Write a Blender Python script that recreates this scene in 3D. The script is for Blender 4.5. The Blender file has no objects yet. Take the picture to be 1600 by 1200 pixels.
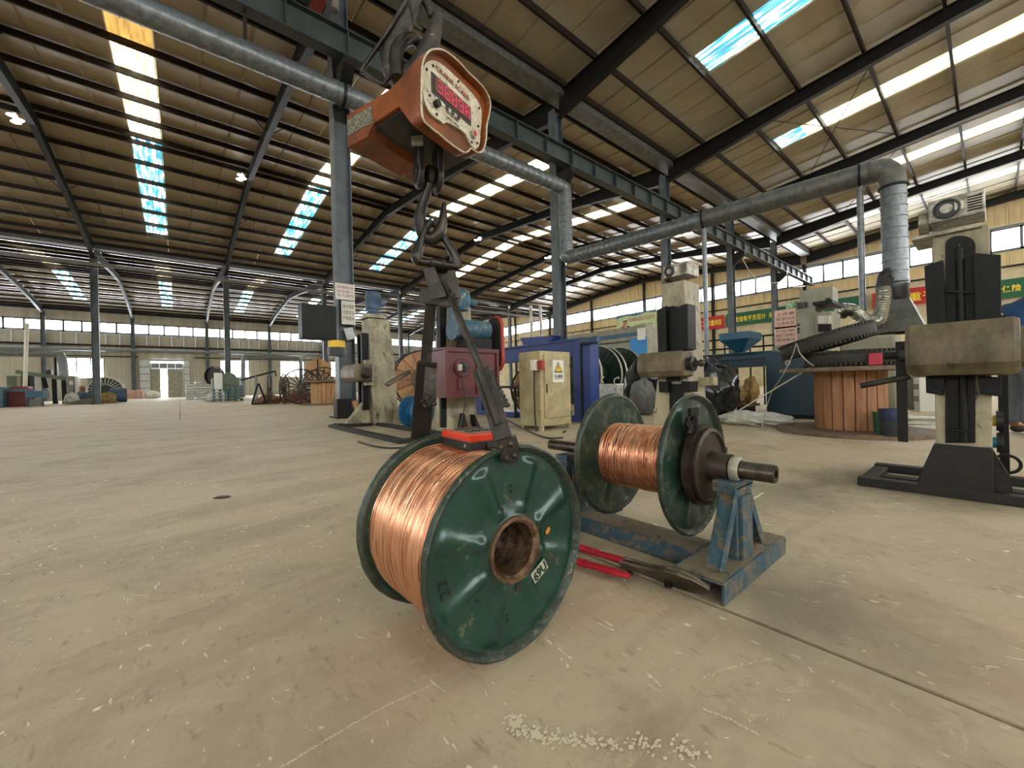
import bpy, bmesh, math, random
from mathutils import Vector, Matrix
random.seed(7)
SC = bpy.context.scene
COL = SC.collection
# ------------------------------------------------------------------ camera
YAW, PITCH, ROLL, FPX, H = 0.876446646, 3.3e-04, -0.0241783797, 624.0, 0.65
cy, sy = math.cos(YAW), math.sin(YAW)
_f = Vector((cy*math.cos(PITCH), sy*math.cos(PITCH), math.sin(PITCH)))
_r0 = Vector((sy, -cy, 0)); _u0 = _r0.cross(_f)
_r = _r0*math.cos(ROLL) + _u0*math.sin(ROLL); _u = -_r0*math.sin(ROLL) + _u0*math.cos(ROLL)
EYE = Vector((0, 0, H))
cam = bpy.data.cameras.new('camera'); camo = bpy.data.objects.new('camera', cam); COL.objects.link(camo)
M = Matrix((( _r.x, _u.x, -_f.x, EYE.x), (_r.y, _u.y, -_f.y, EYE.y), (_r.z, _u.z, -_f.z, EYE.z), (0, 0, 0, 1)))
camo.matrix_world = M
cam.sensor_width = 36; cam.lens = 36*FPX/1600; cam.clip_start = 0.02; cam.clip_end = 300
SC.camera = camo
SC.view_settings.view_transform = 'Standard'; SC.view_settings.look = 'None'
SC.view_settings.gamma = 1; SC.view_settings.use_curve_mapping = False
SC.view_settings.exposure = 2.35
SC.cycles.use_denoising = True
SC.cycles.max_bounces = 8; SC.cycles.diffuse_bounces = 5; SC.cycles.glossy_bounces = 3
SC.cycles.sample_clamp_indirect = 4.0
# ------------------------------------------------------------------ world
W = bpy.data.worlds.new('world'); SC.world = W; W.use_nodes = True
nt = W.node_tree; bg = nt.nodes['Background']
sky = nt.nodes.new('ShaderNodeTexSky'); sky.sky_type = 'HOSEK_WILKIE'; sky.turbidity = 5
nt.links.new(sky.outputs[0], bg.inputs[0]); bg.inputs[1].default_value = 1.0
SKYL, WINL = 3.4, 5.2          # radiance of the sunlit translucent roof sheets and of the window panes

def at(px, py, d):             # point seen at a pixel, at forward distance d
    return EYE + (_f + _r*((px-800)/FPX) + _u*((600-py)/FPX))*d
def ray(px, py): return _f + _r*((px-800)/FPX) + _u*((600-py)/FPX)
def onz(px, py, z=0.0): d = ray(px, py); return EYE + d*((z-H)/d.z)
def onx(px, py, x): d = ray(px, py); return EYE + d*(x/d.x)
def ony(px, py, y): d = ray(px, py); return EYE + d*(y/d.y)

# ------------------------------------------------------------------ materials
def lin(h):
    h = h.lstrip('#'); c = [int(h[i:i+2], 16)/255 for i in (0, 2, 4)]
    return tuple(x/12.92 if x <= .04045 else ((x+.055)/1.055)**2.4 for x in c) + (1,)
MATS = {}
def mat(name, col, rough=.6, metal=0., col2=None, scale=8., mix=.5, bump=0., bscale=40., spec=.5, stretch=None, wear=None, wearamt=.55, detail=6., coat=0.):
    m = bpy.data.materials.new(name); m.use_nodes = True
    t = m.node_tree; N = t.nodes; L = t.links; b = N['Principled BSDF']
    b.inputs['Roughness'].default_value = rough; b.inputs['Metallic'].default_value = metal
    b.inputs['Specular IOR Level'].default_value = spec
    if coat: b.inputs['Coat Weight'].default_value = coat; b.inputs['Coat Roughness'].default_value = .2
    tc = N.new('ShaderNodeTexCoord'); mp = N.new('ShaderNodeMapping'); L.new(tc.outputs['Object'], mp.inputs[0])
    if stretch: mp.inputs['Scale'].default_value = stretch
    base = lin(col); out = None
    if col2:
        n = N.new('ShaderNodeTexNoise'); n.inputs['Scale'].default_value = scale; n.inputs['Detail'].default_value = detail
        n.inputs['Roughness'].default_value = .65
        L.new(mp.outputs[0], n.inputs[0])
        r = N.new('ShaderNodeValToRGB'); r.color_ramp.elements[0].position = .40; r.color_ramp.elements[1].position = .60
        r.color_ramp.elements[0].color = base; r.color_ramp.elements[1].color = lin(col2)
        L.new(n.outputs[0], r.inputs[0]); out = r.outputs[0]
    if wear:
        n = N.new('ShaderNodeTexNoise'); n.inputs['Scale'].default_value = scale*2.3; n.inputs['Detail'].default_value = 10
        n.inputs['Roughness'].default_value = .8
        L.new(mp.outputs[0], n.inputs[0])
        r = N.new('ShaderNodeValToRGB'); r.color_ramp.elements[0].position = wearamt-.06; r.color_ramp.elements[1].position = wearamt-.03
        L.new(n.outputs[0], r.inputs[0])
        x = N.new('ShaderNodeMix'); x.data_type = 'RGBA'
        L.new(r.outputs[0], x.inputs[0])
        if out: L.new(out, x.inputs[6])
        else: x.inputs[6].default_value = base
        x.inputs[7].default_value = lin(wear); out = x.outputs[2]
    if out: L.new(out, b.inputs['Base Color'])
    else: b.inputs['Base Color'].default_value = base
    if bump:
        n = N.new('ShaderNodeTexNoise'); n.inputs['Scale'].default_value = bscale; n.inputs['Detail'].default_value = 8
        L.new(mp.outputs[0], n.inputs[0])
        bp = N.new('ShaderNodeBump'); bp.inputs['Strength'].default_value = bump; bp.inputs['Distance'].default_value = .01
        L.new(n.outputs[0], bp.inputs['Height']); L.new(bp.outputs[0], b.inputs['Normal'])
    MATS[name] = m
    return m
def emis(name, col, s):
    m = bpy.data.materials.new(name); m.use_nodes = True; b = m.node_tree.nodes['Principled BSDF']
    b.inputs['Base Color'].default_value = lin(col); b.inputs['Emission Color'].default_value = lin(col); b.inputs['Emission Strength'].default_value = s
    return m

M_steel = mat('dark_painted_steel', '#181614', .5, 0, '#110f0e', 3, bump=.1, spec=.25)
M_column = mat('grey_painted_column', '#565d61', .45, 0, '#454a4c', 2, wear='#3c3630', wearamt=.66)
M_beam = mat('blue_grey_crane_beam', '#353d3b', .45, 0, '#2b3130', 3, wear='#2e2a26', wearamt=.68)
M_rust = mat('brown_primer_steel', '#2a1f19', .6, 0, '#1d1612', 5, bump=.1, spec=.2)
M_roof = mat('cream_roof_sheet', '#958469', .36, 0, '#84745b', .35, bump=.0)
M_roofC = mat('lit_nave_roof_sheet', '#a09680', .5, 0, '#918771', .35)  # same sheet in a lighter colour: the camera nave's brighter light is painted in
M_roofA = mat('glossy_far_roof_sheet', '#a39a86', .22, 0, '#958b76', .35)  # base colour lightened too, painting in part of the window glare
M_roof2 = mat('cream_roof_sheet_seam', '#8a7c62', .4)
M_wall = mat('cream_wall_panel', '#c9b489', .55, 0, '#b29c74', 1.2, stretch=(2, 2, .3), wear='#a07f50', wearamt=.70)
M_wall2 = mat('pale_plaster_wall', '#cdbf9f', .8, 0, '#b5a888', 1.0)
M_wall3 = mat('grey_cream_wall_panel', '#a8a290', .55, 0, '#989180', .8, stretch=(2, 2, .3), wear='#96764c', wearamt=.72)
M_frame = mat('window_frame_metal', '#5c5f60', .5)
M_white = mat('white_sheet', '#b9bcbb', .5, 0, '#a7aaa8', 3)
M_pane = emis('daylit_window_glass', '#f6fbff', WINL)
M_galv = mat('galvanised_duct', '#767a7b', .38, .5, '#606465', 9, bump=.08, bscale=20)
M_galvd = mat('weathered_duct', '#4e504c', .5, .35, '#62645f', 6, wear='#5b4f40', wearamt=.6)
M_green = mat('worn_green_reel_paint', '#0c3328', .30, .15, '#153f33', 5, bump=.15, bscale=30, wear='#5d5f4c', wearamt=.66, coat=.3)
M_rim = mat('scuffed_rim', '#2c3a31', .4, .4, '#454a40', 25, bump=.5, bscale=60, wear='#7a7464', wearamt=.64)
M_hubm = mat('rusty_hub_metal', '#4e3628', .5, .6, '#7d644c', 30, bump=.5, bscale=60)
M_green2 = mat('dusty_green_reel_paint', '#163a2d', .35, .3, '#3a453b', 7, bump=.1, wear='#5a5a4b', wearamt=.6)
M_iron = mat('dark_greasy_iron', '#2b2825', .45, .6, '#3f3a35', 14, bump=.4, bscale=50, wear='#7a6e60', wearamt=.66)
M_iron2 = mat('bare_forged_steel', '#403c37', .36, .8, '#2a2723', 12, bump=.25, bscale=40)
M_shaft = mat('turned_steel_shaft', '#5b524a', .35, .85, '#443d37', 20, stretch=(1, 6, 1))
M_brownsteel = mat('brown_cast_steel', '#3a2f29', .45, .6, '#4b3f37', 15, bump=.2)
M_orange = mat('worn_orange_enamel', '#83410f', .42, 0, '#62300c', 8, bump=.12, wear='#4a2a1c', wearamt=.64)
M_faceplate = mat('chipped_white_plate', '#c9c2ae', .5, 0, '#b3a78c', 30, wear='#5e4a3a', wearamt=.62)
M_black = mat('black_plastic', '#1c1b1b', .45, 0, '#292726', 20)
M_rubber = mat('black_rubber', '#2b2a28', .75, 0, '#3a3834', 9, bump=.2)
M_redled = emis('red_led_segments', '#c2304a', .12)
M_reddisp = mat('red_display_glass', '#5e1f2b', .25, 0, '#6e2a35', 5)
M_orange2 = mat('bright_orange_plastic', '#d83a18', .38, 0, '#cc3412', 10)
M_blue = mat('worn_blue_stand_paint', '#355462', .5, .1, '#2d4855', 9, bump=.3, wear='#6e6250', wearamt=.57)
M_dustblue = mat('dusty_brown_steel_top', '#6d6250', .75, .1, '#7d705a', 8, bump=.3, wear='#4b4336', wearamt=.62)
M_redh = mat('red_handle_paint', '#b3172c', .35, 0, '#9a1226', 10, wear='#6b4b3c', wearamt=.68)
M_cutter = mat('worn_cutter_steel', '#7d7466', .35, .8, '#5a5145', 20, bump=.3)
M_cream = mat('oily_cream_paint', '#a79c80', .5, 0, '#7a705a', 5, bump=.2, wear='#3a332a', wearamt=.64, stretch=(1, 1, .5))
M_cream2 = mat('dirty_cream_barrel', '#75684f', .5, .1, '#463b2b', 5, bump=.2, wear='#40372b', wearamt=.65, stretch=(1, 1, .4))
M_slide = mat('dark_oily_slideway', '#0b0c0e', .5, .1, '#141410', 8, bump=.2, spec=.25)
M_base = mat('dark_grimy_base', '#151210', .65, .1, '#201c17', 8, bump=.4)
M_woodside = mat('grey_streaked_side', '#9a9588', .6, 0, '#7b766a', 9, stretch=(3, 3, .35))
M_gearbox = mat('maroon_gearbox_paint', '#5b1a1b', .42, 0, '#4a1516', 6, bump=.1, wear='#7a463f', wearamt=.68)
M_guard = mat('red_belt_guard', '#a6321f', .45, 0, '#932b1b', 6, wear='#56261c', wearamt=.68)
M_motor = mat('dusty_blue_motor', '#244e66', .5, 0, '#33525f', 6, bump=.2, wear='#8b8878', wearamt=.62)
M_motor2 = mat('navy_motor', '#28405e', .5, 0, '#3b4f66', 8, bump=.1)
M_frameblue = mat('royal_blue_frame', '#20397a', .42, 0, '#1b326b', 3, wear='#18294c', wearamt=.72)
M_cab = mat('stained_beige_cabinet', '#b3a67e', .5, 0, '#9c8f68', 5, bump=.08, wear='#6b5c3c', wearamt=.66)
M_sign = mat('white_sign', '#d8d6cc', .5)
M_yellow = mat('warning_yellow', '#e0b52c', .5)
M_ink = mat('black_ink', '#24201c', .6)
M_pinkpaper = mat('pink_paper', '#d3aa98', .7, 0, '#c79f8e', 10)
M_paper = mat('white_paper', '#c8c3b8', .7)
M_redink = mat('red_ink', '#8a3028', .6)
M_teal = mat('teal_machine_paint', '#0e3141', .42, 0, '#0a2835', 3, wear='#0a242e', wearamt=.72)
M_teall = mat('teal_hopper_paint', '#1d5670', .4, 0, '#184a62', 3)
M_wood = mat('reel_stave_wood', '#a57650', .6, 0, '#8a5c3a', 6, bump=.2, stretch=(4, 4, .4), wear='#5a3420', wearamt=.68)
M_wood2 = mat('weathered_wood', '#75624f', .7, 0, '#5c4c3c', 6, bump=.3, stretch=(3, 3, 3), wear='#3c3027', wearamt=.66)
M_woodpale = mat('pale_wood', '#b58b5c', .6, 0, '#9a7248', 5, stretch=(4, 4, .5))
M_tyre = mat('old_tyre_rubber', '#353129', .7, 0, '#2a2722', 9, bump=.3)
M_bagblack = mat('black_bin_plastic', '#0d0d0f', .22, 0, '#15161a', 6)
M_bagtan = mat('tan_sack_cloth', '#9b7f4e', .8, 0, '#7f6639', 8, bump=.3)
M_bagwhite = mat('white_woven_sack', '#cfccc0', .6, 0, '#aeada2', 9, bump=.4)
M_bagred = mat('red_printed_sack', '#a15a48', .7, 0, '#c8b5a5', 9)
M_grey = mat('grey_machine_paint', '#7e7f74', .5, 0, '#6b6b60', 3, wear='#46423a', wearamt=.7)
M_greycab = mat('olive_grey_cabinet', '#8e8a76', .5, 0, '#7b7764', 3, wear='#453c30', wearamt=.7)
M_dkgreen = mat('deep_green_cable_reel', '#1a2b25', .5, .2, '#26372f', 5)
M_edge = mat('pale_worn_edge', '#a9a694', .5, .4)
M_foil = mat('crinkled_aluminium_hose', '#c4c4bc', .22, .9, '#a5a49a', 12, bump=.3)
M_film = mat('stretch_film', '#a8abab', .25, .3, '#d5d6d6', 12, bump=.5, bscale=20)
M_redbanner = mat('red_banner_cloth', '#a81f24', .7); M_greenbanner = mat('green_banner_cloth', '#17563a', .7)
M_bannertext = mat('yellow_banner_lettering', '#e0c63a', .6)
M_skyblue = mat('sky_blue_panel', '#2a7fbf', .5); M_cloth = mat('blue_work_shirt', '#1c4670', .85, 0, '#17395c', 9, bump=.2)
M_trouser = mat('grey_blue_trousers', '#6c7178', .85, 0, '#5d6269', 9, bump=.2); M_skin = mat('skin', '#9a6a4c', .55); M_hair = mat('black_hair', '#15110f', .6)
M_shoe = mat('dark_shoe', '#23211f', .6)
M_rope = mat('pale_rod', '#d2ccb6', .5); M_red = mat('red_plastic', '#b31f3a', .4); M_ply = mat('yellow_spool', '#c9b02b', .45); M_spoolteal = mat('teal_spool', '#2f95a0', .35)
M_bluedrum = mat('blue_small_drum', '#25648c', .4, 0, '#1f5677', 5)
M_bucket = mat('navy_bucket', '#1f2d4f', .45); M_dgreenb = mat('green_bucket', '#1d5a3c', .45); M_dkb = mat('black_bucket', '#1b2326', .45)
M_coppr = mat('loose_copper_scrap', '#8a5c49', .5, .4, '#62402f', 30, bump=.6)
M_redbox = mat('red_machine_cover', '#7e2322', .5, 0, '#6b1d1d', 4); M_pallet = mat('blue_green_pallet', '#41626c', .6, 0, '#355059', 4)
M_hoist = mat('orange_red_hoist_paint', '#a8361b', .5, 0, '#8f2e18', 4); M_insul = mat('dusty_insulated_pipe', '#79746c', .7, 0, '#66615a', 6, bump=.2)

# copper: metallic with anisotropic-looking fine windings
def copper(name, ax):
    m = mat(name, '#d89673', .27, .9, '#ecba9a', 5, stretch=(1, 22, 1), detail=8)
    t = m.node_tree; N = t.nodes; L = t.links; b = N['Principled BSDF']
    n = N.new('ShaderNodeTexNoise'); n.inputs['Scale'].default_value = 9; n.inputs['Detail'].default_value = 4
    tc = N.new('ShaderNodeTexCoord'); mp = N.new('ShaderNodeMapping'); mp.inputs['Scale'].default_value = (1.2, 40, 1.2)
    L.new(tc.outputs['Object'], mp.inputs[0]); L.new(mp.outputs[0], n.inputs[0])
    bp = N.new('ShaderNodeBump'); bp.inputs['Strength'].default_value = .45; bp.inputs['Distance'].default_value = .004
    L.new(n.outputs[0], bp.inputs['Height']); L.new(bp.outputs[0], b.inputs['Normal'])
    return m
M_copper = copper('bright_copper_wire', 1)

def floor_mat():
    m = bpy.data.materials.new('dusty_concrete_floor'); m.use_nodes = True
    t = m.node_tree; N = t.nodes; L = t.links; b = N['Principled BSDF']
    b.inputs['Roughness'].default_value = .62; b.inputs['Specular IOR Level'].default_value = .35
    g = N.new('ShaderNodeNewGeometry')
    def noise(s, d=8, r=.65, st=None, dist=0):
        n = N.new('ShaderNodeTexNoise'); n.inputs['Scale'].default_value = s; n.inputs['Detail'].default_value = d; n.inputs['Roughness'].default_value = r
        n.inputs['Distortion'].default_value = dist
        if st:
            mp = N.new('ShaderNodeMapping'); mp.inputs['Scale'].default_value = st; mp.inputs['Rotation'].default_value = (0, 0, .25); L.new(g.outputs['Position'], mp.inputs[0]); L.new(mp.outputs[0], n.inputs[0])
        else: L.new(g.outputs['Position'], n.inputs[0])
        return n.outputs[0]
    def ramp(src, p0, c0, p1, c1):
        r = N.new('ShaderNodeValToRGB'); r.color_ramp.elements[0].position = p0; r.color_ramp.elements[1].position = p1
        r.color_ramp.elements[0].color = c0; r.color_ramp.elements[1].color = c1; L.new(src, r.inputs[0]); return r.outputs[0]
    def mix(a, bcol, fac):
        x = N.new('ShaderNodeMix'); x.data_type = 'RGBA'
        L.new(fac, x.inputs[0])
        for v, i in ((a, 6), (bcol, 7)):
            if isinstance(v, tuple): x.inputs[i].default_value = v
            else: L.new(v, x.inputs[i])
        return x.outputs[2]
    K, Wh = (0, 0, 0, 1), (1, 1, 1, 1)
    c = ramp(noise(.55, 5, .6), .3, lin('#b3a38a'), .72, lin('#c4b59b'))
    c = mix(c, lin('#938470'), ramp(noise(1.7, 9, .7, None, .4), .50, K, .68, (.8, .8, .8, 1)))
    c = mix(c, lin('#ae9178'), ramp(noise(1.1, 6, .6), .52, K, .68, (.6, .6, .6, 1)))
    c = mix(c, lin('#9c8b74'), ramp(noise(.9, 8, .7, (.35, 1.6, 1), .8), .50, K, .62, (.6, .6, .6, 1)))
    c = mix(c, lin('#7a6c5a'), ramp(noise(34, 6, .7, (1, .35, 1), .3), .58, K, .70, (.6, .6, .6, 1)))
    c = mix(c, lin('#cdbf9f'), ramp(noise(17, 8, .75, (.5, 1, 1), .7), .58, K, .70, (.7, .7, .7, 1)))
    c = mix(c, lin('#e6dcc2'), ramp(noise(34, 3, .5, (1, .4, 1), 1.5), .68, K, .70, (.9, .9, .9, 1)))
    # soft-edged dark patches on the slab: oil stains, and one beside the front reel
    for (x, y, r, s) in ((1.35, .35, .55, .55), (3.3, .35, .75, .7), (2.6, .75, .6, .5), (.15, .7, .45, .3), (3.2, 1.7, .6, .5), (2.6, 5, 1.2, .45)):
        vm = N.new('ShaderNodeVectorMath'); vm.operation = 'DISTANCE'; L.new(g.outputs['Position'], vm.inputs[0]); vm.inputs[1].default_value = (x, y, 0)
        ad = N.new('ShaderNodeMath'); ad.operation = 'MULTIPLY_ADD'; L.new(noise(3.5, 6), ad.inputs[0]); ad.inputs[1].default_value = r*1.3; L.new(vm.outputs['Value'], ad.inputs[2])
        c = mix(c, lin('#41382d'), ramp(ad.outputs[0], 0, (s, s, s, 1), 1, K) if False else ramp_r(N, L, ad.outputs[0], r*.75, r*1.5, s))
    L.new(c, b.inputs['Base Color'])
    h = noise(60, 8, .7); bp = N.new('ShaderNodeBump'); bp.inputs['Strength'].default_value = .35; bp.inputs['Distance'].default_value = .004
    L.new(h, bp.inputs['Height'])
    bp2 = N.new('ShaderNodeBump'); bp2.inputs['Strength'].default_value = .3; bp2.inputs['Distance'].default_value = .01
    L.new(noise(9, 5, .6, (1, .5, 1)), bp2.inputs['Height']); L.new(bp.outputs[0], bp2.inputs['Normal']); L.new(bp2.outputs[0], b.inputs['Normal'])
    return m
def ramp_r(N, L, src, a, b_, s):
    r = N.new('ShaderNodeMapRange'); r.inputs['From Min'].default_value = a; r.inputs['From Max'].default_value = b_; r.inputs['To Min'].default_value = s; r.inputs['To Max'].default_value = 0
    L.new(src, r.inputs[0]); return r.outputs[0]
M_floor = floor_mat()

def skylight_mat(name, blue):
    m = bpy.data.materials.new(name); m.use_nodes = True
    t = m.node_tree; N = t.nodes; L = t.links; b = N['Principled BSDF']
    g = N.new('ShaderNodeNewGeometry'); mp = N.new('ShaderNodeMapping'); mp.inputs['Scale'].default_value = (9, .9, .2)
    L.new(g.outputs['Position'], mp.inputs[0])
    n = N.new('ShaderNodeTexNoise'); n.inputs['Scale'].default_value = 1.0; n.inputs['Detail'].default_value = 9; n.inputs['Roughness'].default_value = .7; L.new(mp.outputs[0], n.inputs[0])
    r = N.new('ShaderNodeValToRGB'); e = r.color_ramp.elements
    if blue == 1:
        e[0].position = .42; e[0].color = (.0, .025, .042, 1); e[1].position = .60; e[1].color = (1, 1, .93, 1)
        k = e.new(.48); k.color = (.002, .055, .075, 1)
        k = e.new(.53); k.color = (.028, .10, .095, 1)
    elif blue == 2:
        e[0].position = .3; e[0].color = (.018, .009, .0015, 1); e[1].position = .75; e[1].color = (.085, .047, .010, 1)
    else:
        e[0].position = .46; e[0].color = (.085, .075, .036, 1); e[1].position = .64; e[1].color = (.75, .71, .52, 1)
    L.new(n.outputs[0], r.inputs[0]); L.new(r.outputs[0], b.inputs['Emission Color']); b.inputs['Emission Strength'].default_value = SKYL
    b.inputs['Base Color'].default_value = (.5, .5, .4, 1)
    return m
M_sky_y = skylight_mat('cream_translucent_sheet', 0); M_sky_b = skylight_mat('cyan_streaked_translucent_sheet', 1); M_sky_o = skylight_mat('amber_dirty_translucent_sheet', 2)

# ------------------------------------------------------------------ mesh builder
X3, Y3, Z3 = Vector((1, 0, 0)), Vector((0, 1, 0)), Vector((0, 0, 1))
class MB:
    def __init__(s): s.v = []; s.f = []
    def add(s, vs, fs):
        o = len(s.v); s.v += [Vector(v) for v in vs]; s.f += [tuple(i+o for i in f) for f in fs]; return s
    def box(s, c, size, ax=None):
        c = Vector(c); a, b, d = (X3, Y3, Z3) if ax is None else ax
        h = [k/2 for k in size]
        vs = [c + a*(i*h[0]) + b*(j*h[1]) + d*(k*h[2]) for i in (-1, 1) for j in (-1, 1) for k in (-1, 1)]
        return s.add(vs, [(0, 1, 3, 2), (4, 6, 7, 5), (0, 4, 5, 1), (2, 3, 7, 6), (0, 2, 6, 4), (1, 5, 7, 3)])
    def bb(s, lo, hi):
        return s.box([(a+b)/2 for a, b in zip(lo, hi)], [abs(b-a) for a, b in zip(lo, hi)])
    def bar(s, p, q, w, h, up=Z3):      # rectangular bar from p to q
        p, q = Vector(p), Vector(q); d = (q-p); L = d.length; d.normalize(); a = d.cross(up)
        if a.length < 1e-4: a = d.cross(X3)
        a.normalize(); b = a.cross(d)
        return s.box((p+q)/2, (L, w, h), (d, a, b))
    def ibeam(s, p, q, w, h, t=.02, up=Z3):
        p, q = Vector(p), Vector(q); d = (q-p).normalized(); a = d.cross(up).normalized(); b = a.cross(d)
        L = (q-p).length; c = (p+q)/2
        for sg in (-1, 1): s.box(c + b*sg*(h-t)/2, (L, w, t), (d, a, b))
        return s.box(c, (L, t, h-2*t), (d, a, b))
    def tube(s, pts, r, seg=12, caps=True, flat=None):
        pts = [Vector(p) for p in pts]; n = len(pts); rr = r if isinstance(r, (list, tuple)) else [r]*n
        t0 = (pts[1]-pts[0]).normalized(); ref = Z3 if abs(t0.z) < .9 else X3
        a = t0.cross(ref).normalized(); o = len(s.v); prev = t0
        for i, p in enumerate(pts):
            t = ((pts[min(i+1, n-1)]-pts[max(i-1, 0)])).normalized()
            ax = prev.cross(t)
            if ax.length > 1e-6: a = Matrix.Rotation(prev.angle(t), 3, ax.normalized()) @ a
            a = (a - t*a.dot(t)).normalized(); b = t.cross(a); prev = t
            for k in range(seg):
                th = 2*math.pi*k/seg; s.v.append(p + (a*math.cos(th) + b*math.sin(th)*(flat or 1))*rr[i])
        for i in range(n-1):
            for k in range(seg):
                k2 = (k+1) % seg; s.f.append((o+i*seg+k, o+i*seg+k2, o+(i+1)*seg+k2, o+(i+1)*seg+k))
        if caps: s.f.append(tuple(o+k for k in range(seg))[::-1]); s.f.append(tuple(o+(n-1)*seg+k for k in range(seg)))
        return s
    def cyl(s, p, q, r, seg=20): return s.tube([p, q], r, seg)
    def lathe(s, prof, c, axis, seg=48, closed=False, rfun=None):   # prof: (radius, along)
        c = Vector(c); axis = Vector(axis).normalized(); a = axis.cross(Z3 if abs(axis.z) < .9 else X3).normalized(); b = axis.cross(a); o = len(s.v); n = len(prof)
        for k in range(seg):
            th = 2*math.pi*k/seg; dr = a*math.cos(th) + b*math.sin(th)
            for i, (r, h) in enumerate(prof):
                if rfun: r, h = rfun(r, h, th, i)
                s.v.append(c + dr*r + axis*h)
        for k in range(seg):
            k2 = (k+1) % seg
            for i in range(n-1 + (1 if closed else 0)):
                j = (i+1) % n; s.f.append((o+k*n+i, o+k2*n+i, o+k2*n+j, o+k*n+j))
        return s
    def prism(s, poly, ext):
        poly = [Vector(p) for p in poly]; ext = Vector(ext); n = len(poly)
        return s.add(poly + [p+ext for p in poly], [tuple(range(n))[::-1], tuple(range(n, 2*n))] + [(i, (i+1) % n, n+(i+1) % n, n+i) for i in range(n)])
    def sphere(s, c, r, sc=(1, 1, 1), seg=14, ring=9, fn=None):
        c = Vector(c); o = len(s.v)
        for i in range(ring+1):
            ph = math.pi*i/ring
            for k in range(seg):
                th = 2*math.pi*k/seg; d = Vector((math.sin(ph)*math.cos(th), math.sin(ph)*math.sin(th), math.cos(ph)))
                f = fn(d) if fn else 1
                s.v.append(c + Vector((d.x*sc[0], d.y*sc[1], d.z*sc[2]))*r*f)
        for i in range(ring):
            for k in range(seg):
                k2 = (k+1) % seg; s.f.append((o+i*seg+k, o+(i+1)*seg+k, o+(i+1)*seg+k2, o+i*seg+k2))
        return s
    def build(s, name, m, parent=None, smooth=False, bevel=0, label=None, kind=None, bseg=2, autos=None):
        me = bpy.data.meshes.new(name)
        off = parent.get('_o') if parent is not None else None
        off = Vector(off) if off else Vector((0, 0, 0))
        org = Vector((0, 0, 0))
        if parent is None and s.v:      # origin at base centre
            lo = [min(v[i] for v in s.v) for i in range(3)]; hi = [max(v[i] for v in s.v) for i in range(3)]
            org = Vector(((lo[0]+hi[0])/2, (lo[1]+hi[1])/2, lo[2]))
        me.from_pydata([tuple(v-off-org) for v in s.v], [], s.f); me.update()
        bm = bmesh.new(); bm.from_mesh(me); bmesh.ops.remove_doubles(bm, verts=bm.verts, dist=1e-5); bmesh.ops.recalc_face_normals(bm, faces=bm.faces); bm.to_mesh(me); bm.free()
        me.materials.append(m)
        o = bpy.data.objects.new(name, me); COL.objects.link(o); o.location = org
        o['_o'] = list(off+org)
        if parent is not None: o.parent = parent; o.location = (0, 0, 0); o['_o'] = list(off)
        if smooth: 
            for p in me.polygons: p.use_smooth = True
            if autos is not None or True:
                try: me.set_sharp_from_angle(angle=math.radians(autos or 40))
                except Exception: pass
        if bevel:
            b = o.modifiers.new('bevel', 'BEVEL'); b.width = bevel; b.segments = bseg; b.limit_method = 'ANGLE'; b.angle_limit = math.radians(35)
        if label: o['label'] = label
        if kind: o['kind'] = kind
        return o
def tag(o, label, cat, group=None):
    o['label'] = label; o['category'] = cat
    if group: o['group'] = group
    return o
def thing(name, label, cat, loc, group=None):
    o = bpy.data.objects.new(name, None); COL.objects.link(o); o.location = loc; o.empty_display_size = .05
    o['_o'] = list(Vector(loc)); return tag(o, label, cat, group)
def struct(name, mb, m, **k): return mb.build(name, m, None, kind='structure', **k)
def copytree(o, parent=None, delta=None):
    c = o.copy(); COL.objects.link(c)
    if parent is not None: c.parent = parent
    if delta is not None: c.location = Vector(o.location)+Vector(delta)
    for ch in list(o.children): copytree(ch, c)
    return c
def spline(pts, n=6):
    P = [Vector(p) for p in pts]; out = []
    for i in range(len(P)-1):
        a, b, c, d = P[max(i-1, 0)], P[i], P[i+1], P[min(i+2, len(P)-1)]
        for k in range(n):
            t = k/n; out.append(.5*((2*b)+(c-a)*t+(2*a-5*b+4*c-d)*t*t+(3*b-a-3*c+d)*t**3))
    return out+[P[-1]]
def rs(vals, n=6):
    o = []
    for i in range(len(vals)-1):
        for k in range(n): o.append(vals[i]+(vals[i+1]-vals[i])*k/n)
    return o+[vals[-1]]
def text(body, size, origin, xdir, up, m, parent, name='lettering', ext=.0005, fit=None, bold=0):
    c = bpy.data.curves.new('t', 'FONT'); c.body = body; c.size = size; c.extrude = ext; c.resolution_u = 2; c.offset = bold
    tmp = bpy.data.objects.new('t', c); COL.objects.link(tmp)
    bpy.context.view_layer.update()
    dg = bpy.context.evaluated_depsgraph_get(); me = bpy.data.meshes.new_from_object(tmp.evaluated_get(dg))
    bpy.data.objects.remove(tmp)
    xs = [v.co.x for v in me.vertices]; sx = 1
    if fit and xs: sx = fit/(max(xs)-min(xs))
    x = Vector(xdir).normalized(); u = Vector(up).normalized(); n = x.cross(u)
    off = Vector(parent['_o']) if parent is not None else Vector((0, 0, 0))
    for v in me.vertices: v.co = Vector(origin) + x*v.co.x*sx + u*v.co.y + n*(v.co.z+ext) - off
    me.materials.append(m); o = bpy.data.objects.new(name, me); COL.objects.link(o); o.parent = parent; o['_o'] = list(off)
    return o
# ================================================================== SETTING
Y0, Y1, Y2, Y3w = -18.81, 9.28, 37.37, 65.46
XW, XG = -32.24, 37.98
BAY = 7.022
FX = [2.873+BAY*k for k in range(-5, 6)]
RID, SL = 11.5, .089            # top of rafter at ridge, slope
def rz(y, yr): return RID - SL*abs(y-yr)
RIDGES = [(Y0+Y1)/2, (Y1+Y2)/2, (Y2+Y3w)/2]
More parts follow.
